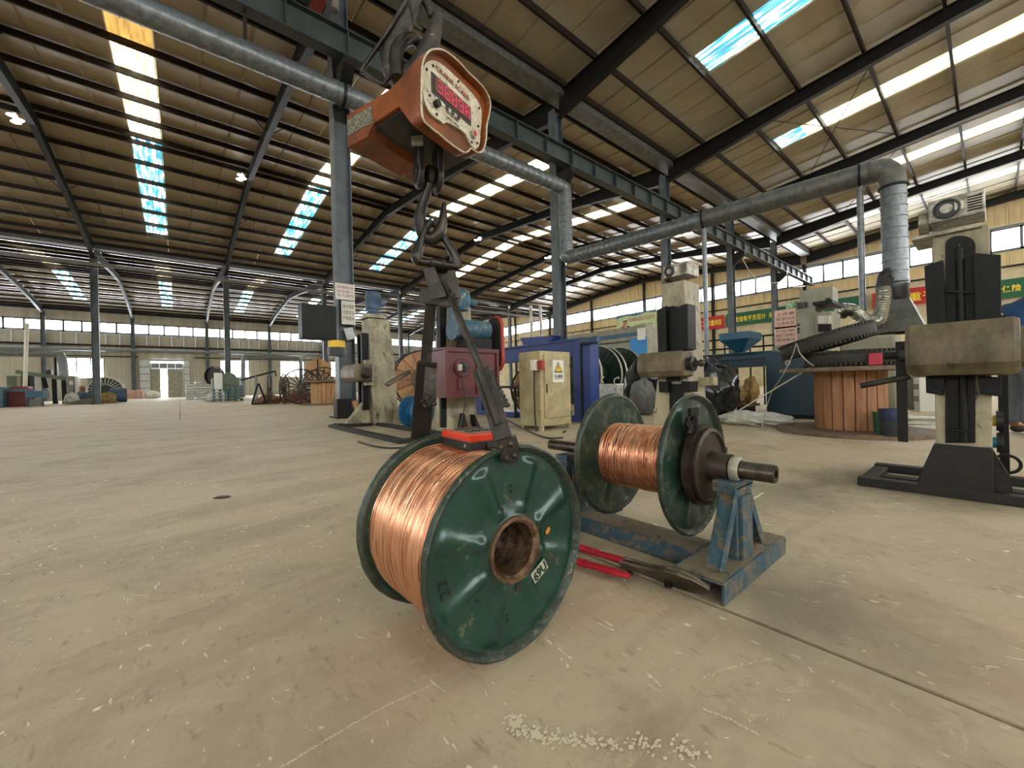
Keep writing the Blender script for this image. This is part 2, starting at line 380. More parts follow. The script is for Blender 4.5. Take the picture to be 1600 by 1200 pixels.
# ---- floor
fl = struct('floor', MB().bb((XW-.3, Y0-.3, -.30), (XG+.3, Y3w+.3, -.025)), mat('dark_joint_dirt', '#3c342a', .9))
slabs = {}
S = 5.02
ys = [2.33+S*k for k in range(-4, 13)]
edges = [Y0] + [y for y in ys if Y0 < y < Y3w] + [Y3w]
for j in range(len(edges)-1):
    y0, y1 = edges[j], edges[j+1]
    xoff = 1.17 if y1 < 3 else .0
    xs = [XW] + [xoff+S*k for k in range(-8, 9) if XW < xoff+S*k < XG-.3] + [XG]
    if 3 < y1 < 13: xs = [XW, -20.08, XG]
    for i in range(len(xs)-1):
        x0, x1 = xs[i], xs[i+1]; key = (round(x1-x0, 2), round(y1-y0, 2))
        g = .0075
        if key not in slabs:
            hx, hy = (x1-x0)/2-g, (y1-y0)/2-g
            o = MB().bb((-hx, -hy, -.025), (hx, hy, 0)).build('slab', M_floor, None); o.parent = fl; slabs[key] = o.data
            for v in o.data.vertices: v.co.z -= .0
        else:
            o = bpy.data.objects.new('slab', slabs[key]); COL.objects.link(o); o.parent = fl
        o.location = Vector(((x0+x1)/2, (y0+y1)/2, -.025)) - Vector(fl['_o'])
# ---- roof sheets
cl = struct('ceiling', MB().bb((XW-.3, Y0-.3, 12.35), (XG+.3, Y3w+.3, 12.40)), M_roof2)
co_ = Vector(cl['_o'])
SHT = {}
def sheet(x0, x1, ya, yb, yr, m, name='roof_sheet'):
    za, zb = rz(ya, yr)+.235, rz(yb, yr)+.235
    key = (round(x1-x0, 3), round(yb-ya, 3), round(zb-za, 3), m.name)
    if key not in SHT:
        g = .012; mb = MB(); w = (x1-x0)/2-g; l = yb-ya
        vs = []
        for x, dz in ((-w, 0), (-w+.03, -.035), (-w+.06, 0), (w, 0)):
            for y, z in ((0, 0), (l, zb-za)): vs.append((x, y, z+dz))
        n = len(vs); vs += [(v[0], v[1], v[2]+.02) for v in vs]
        fs = []
        for i in range(3):
            a = i*2; fs.append((a, a+1, a+3, a+2)); fs.append((a+n, a+n+2, a+n+3, a+n+1))
        fs += [(0, n, n+1, 1), (n-2, n-1, 2*n-1, 2*n-2)]
        mb.add(vs, fs); me = bpy.data.meshes.new(name); me.from_pydata([tuple(v) for v in mb.v], [], mb.f); me.materials.append(m); SHT[key] = me
    o = bpy.data.objects.new(name, SHT[key]); COL.objects.link(o); o.parent = cl
    o.location = Vector(((x0+x1)/2, ya, za)) - co_
    return o
def skylight(xc, ya, yb, yr, m):
    o = sheet(xc-.5, xc+.5, ya, yb, yr, m, 'translucent_sheet'); return o
HB = 14.045
for ni, yr in enumerate(RIDGES):
    for side in (-1, 1):
        lo, hi = (yr-HB+.25, yr) if side < 0 else (yr, yr+HB-.25)
        MR = (M_roofC, M_roof, M_roofA)[ni]; joined = MB(); stuff = (ni == 2) or (ni == 0 and side < 0)
        for k in range(len(FX)-1):
            xa, xb = FX[k], FX[k+1]; xc = (xa+xb)/2-.28
            xsn = [xa + (xc-.5-xa)*i/3 for i in range(4)] + [xc+.5] + [xc+.5 + (xb-xc-.5)*i/3 for i in range(1, 4)]
            for i in range(len(xsn)-1):
                x0, x1 = xsn[i], xsn[i+1]
                if i == 3:
                    # translucent strip: opaque end, glazed length in panes between purlins
                    if side > 0: spans = [(lo, lo+10.55)]; m = M_sky_b; rest = (lo+10.55, hi)
                    else: spans = [(hi-10.75, hi)]; m = M_sky_y; rest = (lo, hi-10.75)
                    if ni == 0: m = M_sky_b if (side > 0 and xc < 16) else M_sky_y
                    if ni == 1 and side > 0 and xc > 17: m = M_sky_y
                    if ni == 2 and side > 0: m = M_sky_b
                    if ni == 1 and side < 0 and k in (4,): 
                        skylight(xc, hi-10.75, hi-7.0, yr, M_sky_o); skylight(xc, hi-7.0, hi, yr, M_sky_y)
                    elif ni == 0 and side > 0:
                        w_ = 3.0 if xc < 16 else 9.6
                        skylight(xc, lo, lo+w_, yr, M_sky_y); skylight(xc, lo+w_, lo+10.55, yr, M_sky_b if xc < 24 else M_sky_y)
                    else: skylight(xc, spans[0][0], spans[0][1], yr, m)
                    sheet(x0, x1, rest[0], rest[1], yr, MR)
                    continue
                if stuff:
                    za, zb = rz(lo, yr)+.235, rz(hi, yr)+.235
                    joined.add([(x0+.01, lo, za), (x1-.01, lo, za), (x1-.01, hi, zb), (x0+.01, hi, zb), (x0+.01, lo, za+.02), (x1-.01, lo, za+.02), (x1-.01, hi, zb+.02), (x0+.01, hi, zb+.02)], [(0, 1, 2, 3), (7, 6, 5, 4), (0, 4, 5, 1), (2, 6, 7, 3), (1, 5, 6, 2), (0, 3, 7, 4)])
                else: sheet(x0, x1, lo, hi, yr, MR)
        if stuff: o = joined.build('far_roof_sheets', MR, cl, kind='stuff')
    # valley gutters over the column lines
# ---- purlins: one C-channel per line, laid over the rafters
PO = {}
pm = MB(); L_ = XG-XW
pm.box((0, 0, .1), (L_, .012, .20)).box((0, .035, .194), (L_, .07, .012)).box((0, .035, .006), (L_, .07, .012))
po = None
for ni, yr in enumerate(RIDGES):
    for side in (-1, 1):
        for off in (.32, 1.95, 3.70, 5.45, 7.2, 8.95, 10.65, 12.3, 13.55):
            y = yr + side*off
            if po is None:
                o = pm.build('purlin', M_rust, None); po = o
            else: o = bpy.data.objects.new('purlin', po.data); COL.objects.link(o)
            o.parent = cl; o.location = Vector(((XW+XG)/2, y, rz(y, yr)+.005)) - co_
# ---- rafters
rafm = MB()
def rafter(name='rafter'):
    for yr in RIDGES:
        for side in (-1, 1):
            pass
rm = MB()
for side in (-1, 1):
    prof = [(0, RID, .48), (5.2, rz(5.2, 0), .42), (9.3, rz(9.3, 0), .5), (13.85, rz(13.85, 0), .80)]
    for i in range(3):
        (a, za, ha), (b, zb, hb) = prof[i], prof[i+1]
        for dz, th, w in ((0, .02, .2), (1, .02, .2)):
            z0, z1 = (za-ha*dz, zb-hb*dz); sgn = -1 if dz == 0 else 1
            rm.add([(x, side*y, z+t) for y, z in ((a, z0), (b, z1)) for x in (-w/2, w/2) for t in (0, sgn*th)], [(0, 1, 3, 2), (4, 6, 7, 5), (0, 4, 5, 1), (2, 3, 7, 6), (0, 2, 6, 4), (1, 5, 7, 3)])
        rm.add([(x, side*y, z) for y, zz, h in ((a, za, ha), (b, zb, hb)) for x in (-.006, .006) for z in (zz, zz-h)], [(0, 1, 3, 2), (4, 6, 7, 5), (0, 4, 5, 1), (2, 3, 7, 6), (0, 2, 6, 4), (1, 5, 7, 3)])
rme = None
for yr in RIDGES:
    for x in FX[:-1] + [XG-.25]:
        if rme is None: o = rm.build('rafter', M_steel, None); rme = o.data; base_z = o.location.z; 
        else: o = bpy.data.objects.new('rafter', rme); COL.objects.link(o)
        o.location = Vector((x, yr, base_z)); o['kind'] = 'structure'; o['_o'] = [x, yr, base_z]
# ridge fly braces on the nave-B rafters
fb = MB()
for x in (-1, 1):
    fb.bar((x*.05, 0, 0), (x*.5, 0, .42), .03, .03)
fbm = None
for yr in RIDGES[:2]:
    for x in FX[3:8]:
        for off in (-8.95, -5.45, 5.45, 8.95):
            y = yr+off
            if fbm is None: o = fb.build('fly_brace', M_steel, None); fbm = o.data
            else: o = bpy.data.objects.new('fly_brace', fbm); COL.objects.link(o)
            o.parent = cl; o.location = Vector((x, y, rz(y, yr)-.40)) - co_
# valley gutters
for y in (Y1, Y2):
    g = MB(); z = rz(Y1-.3, RIDGES[0])
    g.bb((XW, y-.42, z-.20), (XG, y+.10, z-.18)).bb((XW, y-.44, z-.20), (XG, y-.42, z+.06)).bb((XW, y+.10, z-.20), (XG, y+.12, z+.06))
    g.build('valley_gutter', M_galvd, cl)
# ---- walls
def ribbon_wall(name, axis, pos, a0, a1, z0w, z1w, roofz, matp, pier, z_mid, lower):
    """axis 'x': the wall plane y=pos running along x; axis 'y': plane x=pos running along y."""
    pass
def P(axis, pos, a, z, o=0): return (a, pos+o, z) if axis == 'x' else (pos+o, a, z)
def wall_slab(mb, axis, pos, a0, a1, z0, z1, t=.12, o=0):
    p, q = P(axis, pos, a0, z0, o-t/2), P(axis, pos, a1, z1, o+t/2); return mb.bb(p, q)
# side wall along x at Y3w
wl = MB(); WZ0, WZ1 = 7.68, 9.02
doorx = (-2.62, .40)
lowwins = [(-18.2, -14.9), (-9.95, -6.62), (4.2, 7.5), (11.2, 14.4), (18.1, 21.4), (25.1, 28.4)]
cuts = sorted([doorx] + lowwins)
wall_slab(wl, 'x', Y3w+.3, XW, XG, 6.2, 6.3)
a = XW
for c0, c1 in cuts:
    wall_slab(wl, 'x', Y3w+.3, a, c0, 0, 6.2)
    if (c0, c1) == doorx: wall_slab(wl, 'x', Y3w+.3, c0, c1, 4.6, 6.2)
    else: wall_slab(wl, 'x', Y3w+.3, c0, c1, 0, 2.42); wall_slab(wl, 'x', Y3w+.3, c0, c1, 4.82, 6.2)
    a = c1
wall_slab(wl, 'x', Y3w+.3, a, XG, 0, 6.2)
wall_slab(wl, 'x', Y3w+.3, XW, XG, 9.02, 10.75)
w_l = struct('wall_left', wl, M_wall3)
# corrugated panel band with one panel object each, below the ribbon windows
def panels(parent, axis, pos, a0, a1, z0, z1, step, m, o=0., inward=-1, rib=True):
    n = max(1, round((a1-a0)/step)); st = (a1-a0)/n; me = None; off = Vector(parent['_o'])
    for i in range(n):
        if me is None:
            mb = MB(); w = st/2-.012
            def q(a, z, d): return (a, d*inward, z) if axis == 'x' else (d*inward, a, z)
            prof = [(-w, .03), (-w+.05, .055), (-w+.08, .03), (-.03, .03), (0, .04), (.03, .03), (w, .03)]
            vs = [q(a_, z_, d_) for a_, d_ in prof for z_ in (z0, z1)] ; n0 = len(vs)
            vs += [q(a_, z_, 0) for a_, d_ in prof for z_ in (z0, z1)]
            fs = []
            for k in range(len(prof)-1): fs += [(2*k, 2*k+2, 2*k+3, 2*k+1), (n0+2*k, n0+2*k+1, n0+2*k+3, n0+2*k+2)]
            fs += [(0, 1, n0+1, n0), (n0-2, 2*n0-2, 2*n0-1, n0-1)]
            mb.add(vs, fs); me = bpy.data.meshes.new('wall_panel'); me.from_pydata([tuple(v) for v in mb.v], [], mb.f); me.materials.append(m)
        ob = bpy.data.objects.new('wall_panel', me); COL.objects.link(ob); ob.parent = parent
        c = a0+st*(i+.5); ob.location = (Vector((c, pos+o, 0)) if axis == 'x' else Vector((pos+o, c, 0))) - off
panels(w_l, 'x', Y3w, XW+.1, XG-.1, 6.32, WZ0-.03, 1.17, M_wall3, .24)
a = XW+.1
for c0, c1 in cuts:
    panels(w_l, 'x', Y3w, a, c0-.06, 0, 6.15, 1.2, M_wall3, .24); a = c1+.06
panels(w_l, 'x', Y3w, a, XG-.1, 0, 6.15, 1.2, M_wall3, .24)
wn = [0]
def window(axis, pos, a0, a1, z0, z1, nm, inward, trans=None):
    wn[0] += 1
    fm = MB(); d = .09; t = (.18 if pos > 50 else .13) if z0 > 5 else .10
    def b(a_, b_, za, zb, dd=d): fm.bb(P(axis, pos, a_, za, -dd/2), P(axis, pos, b_, zb, dd/2))
    b(a0, a1, z0, z0+t); b(a0, a1, z1-t, z1); b(a0, a0+t, z0, z1); b(a1-t, a1, z0, z1)
    st = (a1-a0)/nm
    for i in range(1, nm): b(a0+i*st-t/2, a0+i*st+t/2, z0, z1)
    if trans: b(a0, a1, trans-t/2, trans+t/2)
    wo = struct('window_%d' % wn[0], fm, M_frame)
    rows = [(z0, z1)] if not trans else [(z0, trans), (trans, z1)]
    for i in range(nm):
        for za, zb in rows:
            MB().bb(P(axis, pos, a0+i*st+t/2, za+t/2, -.01), P(axis, pos, a0+(i+1)*st-t/2, zb-t/2, .01)).build('pane', M_pane, wo)
    return wo
for k in range(1, len(FX)-1):
    window('x', Y3w+.3, FX[k]-.0, FX[k+1]-.0, WZ0, WZ1, 5, -1)
window('x', Y3w+.3, XW, FX[1], WZ0, WZ1, 5, -1)
for c0, c1 in lowwins: window('x', Y3w+.3, c0, c1, 2.42, 4.82, 3, -1, trans=4.1)
# gable wall (right end)
gl = MB(); GZ0, GZ1 = 7.86, 9.28
wall_slab(gl, 'y', XG+.1, Y0, Y3w, 0, 6.9); wall_slab(gl, 'y', XG+.1, Y0, Y3w, 9.28, 9.5)
wall_slab(gl, 'y', XG+.1, Y0, Y3w, 6.9, 7.0); wall_slab(gl, 'y', XG+.18, Y0, Y3w, 7.0, GZ0, .04); wall_slab(gl, 'y', XG+.18, Y0, Y3w, 9.5, 11.85, .04)
w_g = struct('wall_right', gl, M_wall2)
panels(w_g, 'y', XG, Y0+.1, 50, 6.93, GZ0-.03, 1.0, M_wall, .12)
panels(w_g, 'y', XG, Y0+.1, 50, 9.33, 11.7, 1.0, M_wall, .12)
for k in range(-3, 7):
    a0 = Y1+BAY*(k); a1 = a0+BAY
    if a0 > 50: continue
    window('y', XG+.1, a0, a1, GZ0, GZ1, 6, -1)
# other end and the wall behind the camera
wb = MB(); wall_slab(wb, 'x', Y0-.1, XW, XG, 0, 7.5); wall_slab(wb, 'x', Y0-.1, XW, XG, 9.2, 10.8)
struct('wall_back', wb, M_wall2)
for k in range(0, len(FX)-1): window('x', Y0-.1, FX[k] if k else XW, FX[k+1], 7.5, 9.2, 5, 1)
we = MB(); wall_slab(we, 'y', XW-.1, Y0, Y3w, 0, 7.8); wall_slab(we, 'y', XW-.1, Y0, Y3w, 9.2, 11.85)
struct('wall_front', we, M_wall2)
for k in range(12): window('y', XW-.1, Y0+k*BAY, min(Y0+(k+1)*BAY, Y3w), 7.8, 9.2, 4, 1)
# wall girts and edge beams
tr = [0]
def trim(mb, m): tr[0] += 1; return struct('trim_%d' % tr[0], mb, m)
trim(MB().bb((XW, Y3w-.1, 6.15), (XG-.3, Y3w+.1, 6.35)), M_rust)
trim(MB().bb((XW, Y3w-.02, 4.95), (doorx[0]-1.1, Y3w+.1, 5.07)), M_rust)
trim(MB().bb((doorx[1]+1.1, Y3w-.02, 4.95), (XG-.3, Y3w+.1, 5.07)), M_rust)
trim(MB().bb((XW, Y3w-.35, 10.0), (XG-.3, Y3w-.05, 10.3)), M_steel)
trim(MB().bb((XG-.08, Y0, 6.88), (XG+.0, 50, 6.98)), M_steel)
trim(MB().bb((XG-.05, Y0, 9.26), (XG+.0, 50, 9.36)), M_frame)
# gable girt pipe + purlin-like rail high on gable
# sliding door in the far wall, ajar, with daylight between its leaves
dr = MB(); zt = 4.6
dr.bb((doorx[0]-.1, Y3w-.05, 3.52), (doorx[1]+.1, Y3w+.12, 3.60)).bb((doorx[0]-.1, Y3w-.05, 4.55), (doorx[1]+.1, Y3w+.12, 4.7))
d1 = struct('door_1', dr, M_galv)
MB().bb((doorx[0], Y3w+.1, .02), (doorx[0]+.85, Y3w+.16, 3.5)).build('door_leaf', M_greycab, d1)
MB().bb((doorx[0]+1.5, Y3w+.1, .02), (doorx[1]-.02, Y3w+.16, 3.5)).build('door_leaf', M_greycab, d1)
for i in range(4):
    w = (doorx[1]-doorx[0])/4; MB().bb((doorx[0]+i*w+.03, Y3w+.1, 3.68), (doorx[0]+(i+1)*w-.03, Y3w+.14, 4.25)).build('transom_panel', M_grey, d1)
MB().bb((doorx[0], Y3w+.1, 4.30), (doorx[1], Y3w+.13, 4.5)).build('transom_light', M_pane, d1)
MB().bb((doorx[0]+.84, Y3w+.5, .0), (doorx[0]+1.52, Y3w+.52, 3.55)).build('daylight_gap', M_pane, d1)
for (xa, xb) in ((doorx[0]-1.02, doorx[0]-.1), (doorx[1]+.1, doorx[1]+.62)):
    sp = MB().bb((xa, Y3w-.03, 0), (xb, Y3w+.08, 4.6)); so = sp.build('side_panel', M_white, d1)
    for i in range(5): MB().bb((xa, Y3w-.06, .85*i+.35), (xb, Y3w-.03, .85*i+.42)).build('panel_rail', M_frame, so)
# ---- columns
def hcol(x, y, h, w=.36, t=.02, d=.30, plinth=True):
    m = MB(); m.bb((x-w/2, y-d/2, 0), (x-w/2+t, y+d/2, h)).bb((x+w/2-t, y-d/2, 0), (x+w/2, y+d/2, h)).bb((x-w/2+t, y-.006, 0), (x+w/2-t, y+.006, h))
    return m
ZC = rz(Y1, RIDGES[0])-.78
lab = {0: 'nearest grey steel column with paper notices taped to it', 1: 'steel column behind the vertical galvanised duct', 2: 'steel column rising behind the middle twin-slide tower with silver gearbox',
       3: 'steel column between the red and the green wall banners', 4: 'steel column at the right end of the green slogan banner', -1: 'crane-line column out of the photo on the near left'}
CRANEY = Y1-.62
cols = {}
for k in range(-4, 5):
    x = 2.873+BAY*k; gx = k+5
    if k < 0: lb = 'crane-line steel column beyond the left edge of the picture'
    else: lb = lab[k]
    t = thing('steel_column', lb, 'column', (x, Y1, 0), 'steel columns carrying the crane beam' )
    hcol(x, Y1, ZC+.3).build('shaft', M_column, t)
    # H column seen with flanges facing +-x ; bracket toward the camera nave
    b = MB(); b.prism([(x-.12, Y1-.15, 7.62), (x-.12, CRANEY-.14, 7.62), (x-.12, CRANEY-.14, 7.45), (x-.12, Y1-.15, 6.95)], (.24, 0, 0)); b.build('bracket', M_steel, t)
    MB().bb((x-.3, Y1-.26, 0), (x+.3, Y1+.26, .03)).build('base_plate', M_steel, t)
    cols[k] = t
c0 = cols[0]; x = 2.873
MB().bb((x-.32, Y1-.42, .03), (x-.02, Y1-.16, .42)).build('kick_plate', M_steel, c0)
def notice(parent, c, w, h, col, lines, ink, ax=(0, -1, 0), tilt=0.):
    ax = Vector(ax); right = Vector((0, 0, 1)).cross(ax)*1.0; right = Vector((-ax.y, ax.x, 0)); up = Z3
    r2 = right*math.cos(tilt)+up*math.sin(tilt); u2 = -right*math.sin(tilt)+up*math.cos(tilt)
    p = MB().box(c, (w, .002, h), (r2, ax, u2)).build('notice', col, parent)
    n = len(lines)
    for i, l in enumerate(lines):
        s = h/(n+1)*.72
        text(l, s, Vector(c)+u2*(h/2-(i+1)*h/(n+1)-s*.3)-r2*w*.42+ax*.0015, r2, u2, ink, p, fit=w*.84)
    return p
notice(c0, (x-.02, Y1-.165, 2.78), .42, .36, M_paper, ['请勿触摸设备', '安全第一', '专人操作'], M_redink)
notice(c0, (x+.04, Y1-.168, 2.32), .30, .52, M_paper, ['操作规程', '注意安全', '严禁烟火'], M_ink)
MB().box((x+.06, Y1-.17, 1.86), (.20, .004, .26), (Vector((.96, 0, .27)), Y3, Vector((-.27, 0, .96)))).build('folded_paper', M_white, c0)
bx = thing('switch_box', 'dark steel box fixed to the left of the nearest column above a yellow cap', 'box', (x-.5, Y1-.1, 1.65))
MB().bb((x-.92, Y1-.25, 1.70), (x-.24, Y1+.1, 2.42)).build('housing', M_steel, bx, bevel=.01)
bk = MB().lathe([(.0, 1.50), (.17, 1.50), (.17, 1.66), (.0, 1.66)], (x-.28, Y1-.35, 0), Z3, 20).build('yellow_cap', M_yellow, bx)
MB().lathe([(.0, 1.34), (.18, 1.34), (.18, 1.52), (.0, 1.52)], (x-.28, Y1-.35, 0), Z3, 20).build('black_can', M_black, bx)
for k in range(-4, 5):
    x = 2.873+BAY*k
    lb = {-1: 'far-row steel column left of the middle, beside the piled cable reel', 0: 'far-row steel column in front of the blue pallets', 1: 'far-row steel column behind the big wooden cable drum', 2: 'far-row steel column seen left of the lifting tongs'}.get(k, 'far-row steel column mostly hidden or outside the picture')
    t = thing('steel_column', lb, 'column', (x, Y2, 0), 'steel columns of the far row')
    hcol(x, Y2, ZC+.3).build('shaft', M_column, t); MB().bb((x-.3, Y2-.26, 0), (x+.3, Y2+.26, .03)).build('base_plate', M_steel, t)
for k in range(-4, 5):
    x = 2.873+BAY*k
    t = tag(hcol(x, Y3w-.2, ZC+.3).build('steel_column', M_column, None), 'grey steel column standing against the far window wall', 'column', 'wall columns of the far side')
# gable posts
for k in range(1, 6):
    y = Y1+BAY*k
    tag(hcol(XG-.15, y, rz(y, min(RIDGES, key=lambda r: abs(r-y)))-.5, .2, .015, .2).build('gable_post', M_steel, None), 'slim dark post against the gable windows, %s beyond the crane beam end' % ['first', 'second', 'third', 'fourth', 'fifth'][k-1], 'column', 'gable wall posts')
tag(hcol(XG-.15, Y1, ZC, .2, .015, .2).build('gable_post', M_steel, None), 'slim dark post at the end of the crane beam', 'column')
# ---- crane beam
cb = thing('crane_beam', 'long riveted steel crane runway beam carried on the column brackets', 'beam', (2.873, CRANEY, 7.62))
MB().ibeam((XW+.5, CRANEY, 7.90), (XG-.6, CRANEY, 7.90), .28, .56, .025).build('beam', M_beam, cb)
st = None
for i in range(60):
    xx = 2.873-BAY*4+i*1.17
    if xx > XG-1: break
    if st is None: o = MB().bb((-.01, -.135, -.255), (.01, -.02, .255)).build('stiffener', M_beam, None); st = o.data; zz = .255
    else: o = bpy.data.objects.new('stiffener', st); COL.objects.link(o)
    o.parent = cb; o.location = Vector((xx, CRANEY-.077, 7.90-.255)) - Vector(cb['_o'])
MB().bb((XW+.5, CRANEY-.03, 8.18), (XG-.6, CRANEY+.03, 8.27)).build('rail', M_rust, cb)
MB().cyl((XW+.5, CRANEY+.42, 8.28), (XG-.6, CRANEY+.42, 8.28), .09, 12).build('insulated_pipe', M_insul, cb)
# orange end carriage at top left of the picture
hc = thing('crane_carriage', 'orange-red end carriage of the travelling crane on its rail', 'crane', (1.6, CRANEY, 8.27))
MB().bb((-.2, CRANEY-.35, 8.46), (2.42, CRANEY+.2, 9.15)).build('carriage_box', M_hoist, hc, bevel=.02)
MB().cyl((2.0, CRANEY-.06, 8.455), (2.0, CRANEY+.06, 8.455), .17, 20).build('wheel', M_steel, hc)
MB().tube(spline([(2.62, CRANEY-.1, 9.7), (2.66, CRANEY-.1, 9.2), (2.62, CRANEY-.1, 8.8), (2.60, CRANEY-.1, 8.45)]), .085, 12).build('lagged_hose', M_insul, hc, smooth=True)
# ---- ducts
def spiral(mb, p, q, r, seg=28, pitch=.16):
    p, q = Vector(p), Vector(q); L = (q-p).length; n = max(2, int(L/pitch)); prof = []
    for i in range(n):
        h = i*L/n; st = L/n; prof += [(r, h), (r, h+st-.02), (r+.014, h+st-.018), (r+.014, h+st-.002)]
    prof.append((r, L)); return mb.lathe(prof, p, q-p, seg)
DY = Y1-.42-.15
d1 = thing('ventilation_duct', 'long galvanised spiral duct along the crane columns dropping at its end', 'duct', (9.5, DY, 4.6))
m1 = MB(); spiral(m1, (XW+1, DY, 6.62), (9.42, DY, 6.92), .215, 24, .25); m1.build('horizontal_run', M_galv, d1, smooth=True)
MB().tube(spline([(9.38, DY, 6.92), (9.62, DY, 6.88), (9.66, DY, 6.60)], 5), .22, 20).build('elbow', M_galv, d1, smooth=True)
m1 = MB(); spiral(m1, (9.66, DY, 6.6), (9.66, DY, 4.75), .215, 24, .19); m1.build('drop_pipe', M_galv, d1, smooth=True)
for k in (0, 1):
    xx = 2.873+BAY*k; MB().lathe([(.22, -.03), (.245, -.03), (.245, .03), (.22, .03)], (xx-.1, DY, 6.85 if k == 0 else 6.91), X3, 24, closed=True).build('pipe_clamp', M_steel, d1)
MB().bb((1.02, DY-.02, 6.85), (1.08, DY+.02, 8.0)).build('hanger', M_rust, d1)
E0 = Vector((9.72, DY, 4.68)); E1 = Vector((10.58, 1.45, 4.66)); mid = E0.lerp(E1, .57)
d2 = thing('ventilation_duct', 'weathered round duct crossing the hall to the large elbow and hood', 'duct', (10.2, 5, 4.4))
m1 = MB(); spiral(m1, E0, mid, .205, 24, .18); m1.build('thin_run', M_galv, d2, smooth=True)
m1 = MB(); spiral(m1, mid, E1, .215, 28, .8); m1.build('wide_run', M_galvd, d2, smooth=True)
MB().tube(spline([(9.66, DY, 4.92), (9.66, DY-.02, 4.74), (9.72, DY-.2, 4.68)], 5), .22, 20).build('elbow', M_galv, d2, smooth=True)
dd = (E1-mid).normalized()
MB().tube(spline([E1, E1+dd*.17+Vector((0, 0, -.04)), E1+dd*.28+Vector((0, 0, -.20)), E1+dd*.30+Vector((0, 0, -.40))], 6), [.215]*7+[.205]*6+[.195]*6, 24).build('elbow', M_galvd, d2, smooth=True)
DT = E1+dd*.30+Vector((0, 0, -.40))
MB().lathe([(.19, -.02), (.225, -.02), (.225, .02), (.19, .02)], DT, Z3, 28, closed=True).build('flange_ring', M_steel, d2)
m1 = MB(); spiral(m1, DT, (DT.x, DT.y, 2.42), .190, 28, .20); m1.build('drop_pipe', M_galv, d2, smooth=True)
MB().lathe([(.195, 2.42), (.205, 2.38), (.185, 2.30), (.20, 2.15), (.17, 2.05)], (DT.x, DT.y, 0), Z3, 20, rfun=lambda r, h, th, i: (r*(1+.03*math.sin(5*th+i)), h)).build('plastic_wrap', M_bagblack, d2, smooth=True)
hd = MB(); a, b = .30, .52; z1, z2, z3 = 2.07, 1.52, 1.35
ring = lambda h, z: [(DT.x-h, DT.y-h, z), (DT.x+h, DT.y-h, z), (DT.x+h, DT.y+h, z), (DT.x-h, DT.y+h, z)]
hd.add(ring(.2, z1)+ring(.40, z2)+ring(.39, z3+.1), [(0, 1, 2, 3)]+[(i, (i+1) % 4, 4+(i+1) % 4, 4+i) for i in range(4)]+[(4+i, 4+(i+1) % 4, 8+(i+1) % 4, 8+i) for i in range(4)])
hd.build('hood', M_galvd, d2)
for frac, bot in ((.57, 0.0), (.975, 0.0)):
    p = E0.lerp(E1, frac) + Vector((0.0, 0, -.21))
    MB().cyl((p.x, p.y, 0), (p.x, p.y, p.z+.02), .055, 12).build('support_pole', M_galv, d2, smooth=True)
    MB().lathe([(.22, -.02), (.24, -.02), (.24, .02), (.22, .02)], E0.lerp(E1, frac), E1-E0, 24, closed=True).build('pipe_clamp', M_steel, d2)
hp = Vector((DT.x-.30, DT.y+.1, 2.35))

# ================================================================== FOREGROUND
def flange(name, c, n, R, m_face, m_rim, parent, ribs=True, dish=.012, hub=.072, rot=.45, amp=.011):
    """pressed steel reel flange: dished disc with eight embossed spokes, rolled rim"""
    c = Vector(c); n = Vector(n).normalized(); NR, NT = 40, 224
    a = Z3.cross(n).normalized(); b = n.cross(a)       # a: to the right seen from outside, b: up
    mb = MB(); vs = []
    def hgt(r, th):
        h = -.016
        if r < .115: h += .014*max(0, 1-(r-hub)/(.115-hub))**1.2
        k = round((th-rot)/(math.pi/4)); dth = th-rot-k*math.pi/4
        if ribs:
            s = (r-.085)/(R*.88-.085)
            if 0 < s < 1.0:
                wdt = .014+.012*s; d = abs(dth)*r/wdt; end = min(1, (1-s)/.10, s/.12)
                h += amp*math.exp(-(d**2)*1.1)*max(0, end)**.6
        return h
    for i in range(NR+1):
        r = hub + (R-.010-hub)*i/NR
        for k in range(NT):
            th = 2*math.pi*k/NT; vs.append(c + (a*math.cos(th)+b*math.sin(th))*r + n*hgt(r, th))
    o = len(vs); vs += [v - n*.004 for v in vs]
    fs = []
    for i in range(NR):
        for k in range(NT):
            k2 = (k+1) % NT; q = (i*NT+k, i*NT+k2, (i+1)*NT+k2, (i+1)*NT+k); fs.append(q); fs.append(tuple(o+j for j in q[::-1]))
    mb.add(vs, fs); f = mb.build(name, m_face, parent, smooth=True, autos=60)
    rm_ = MB(); prof = [(R-.020, -.018), (R-.014, -.004), (R-.006, .003), (R, -.001), (R+.0005, -.010), (R-.004, -.019), (R-.012, -.0225)]
    rm_.lathe(prof, c, n, 160, closed=True, rfun=lambda r, h, th, i: (r+.0008*math.sin(9*th+i)+.0005*math.sin(23*th), h))
    rm_.build('rolled_rim', m_rim, f, smooth=True, autos=70)
    return f, a, b
def winding(mb, c, n, r, w0, w1, pitch=.0030, seg=120, irr=.0008):
    random.seed(3); prof = []; h = w0
    while h < w1:
        dr = random.uniform(-irr, irr); prof += [(r+dr-.0011, h), (r+dr, h+pitch*.3), (r+dr, h+pitch*.7)]; h += pitch
    ph = [random.uniform(0, 6.28) for _ in prof]
    # turns wander slightly sideways and cross one another as hand-guided wire does
    return mb.lathe(prof, c, n, seg, rfun=lambda rr, hh, th, i: (rr+.0007*math.sin(3*th+ph[i//3])+.0004*math.sin(11*th+ph[i//3]*2), hh+.0016*math.sin(2*th+ph[i//12])+.0010*math.sin(5*th+ph[i//5])))
R = .2507; NV = Vector((.033, -.9995, 0)).normalized()
FC = Vector((.616, .742, .2515)); BC = FC - NV*.356
rl = thing('wire_reel', 'large green steel reel full of bright copper wire standing on the floor under the tongs', 'reel', (FC.x, (FC.y+BC.y)/2, 0))
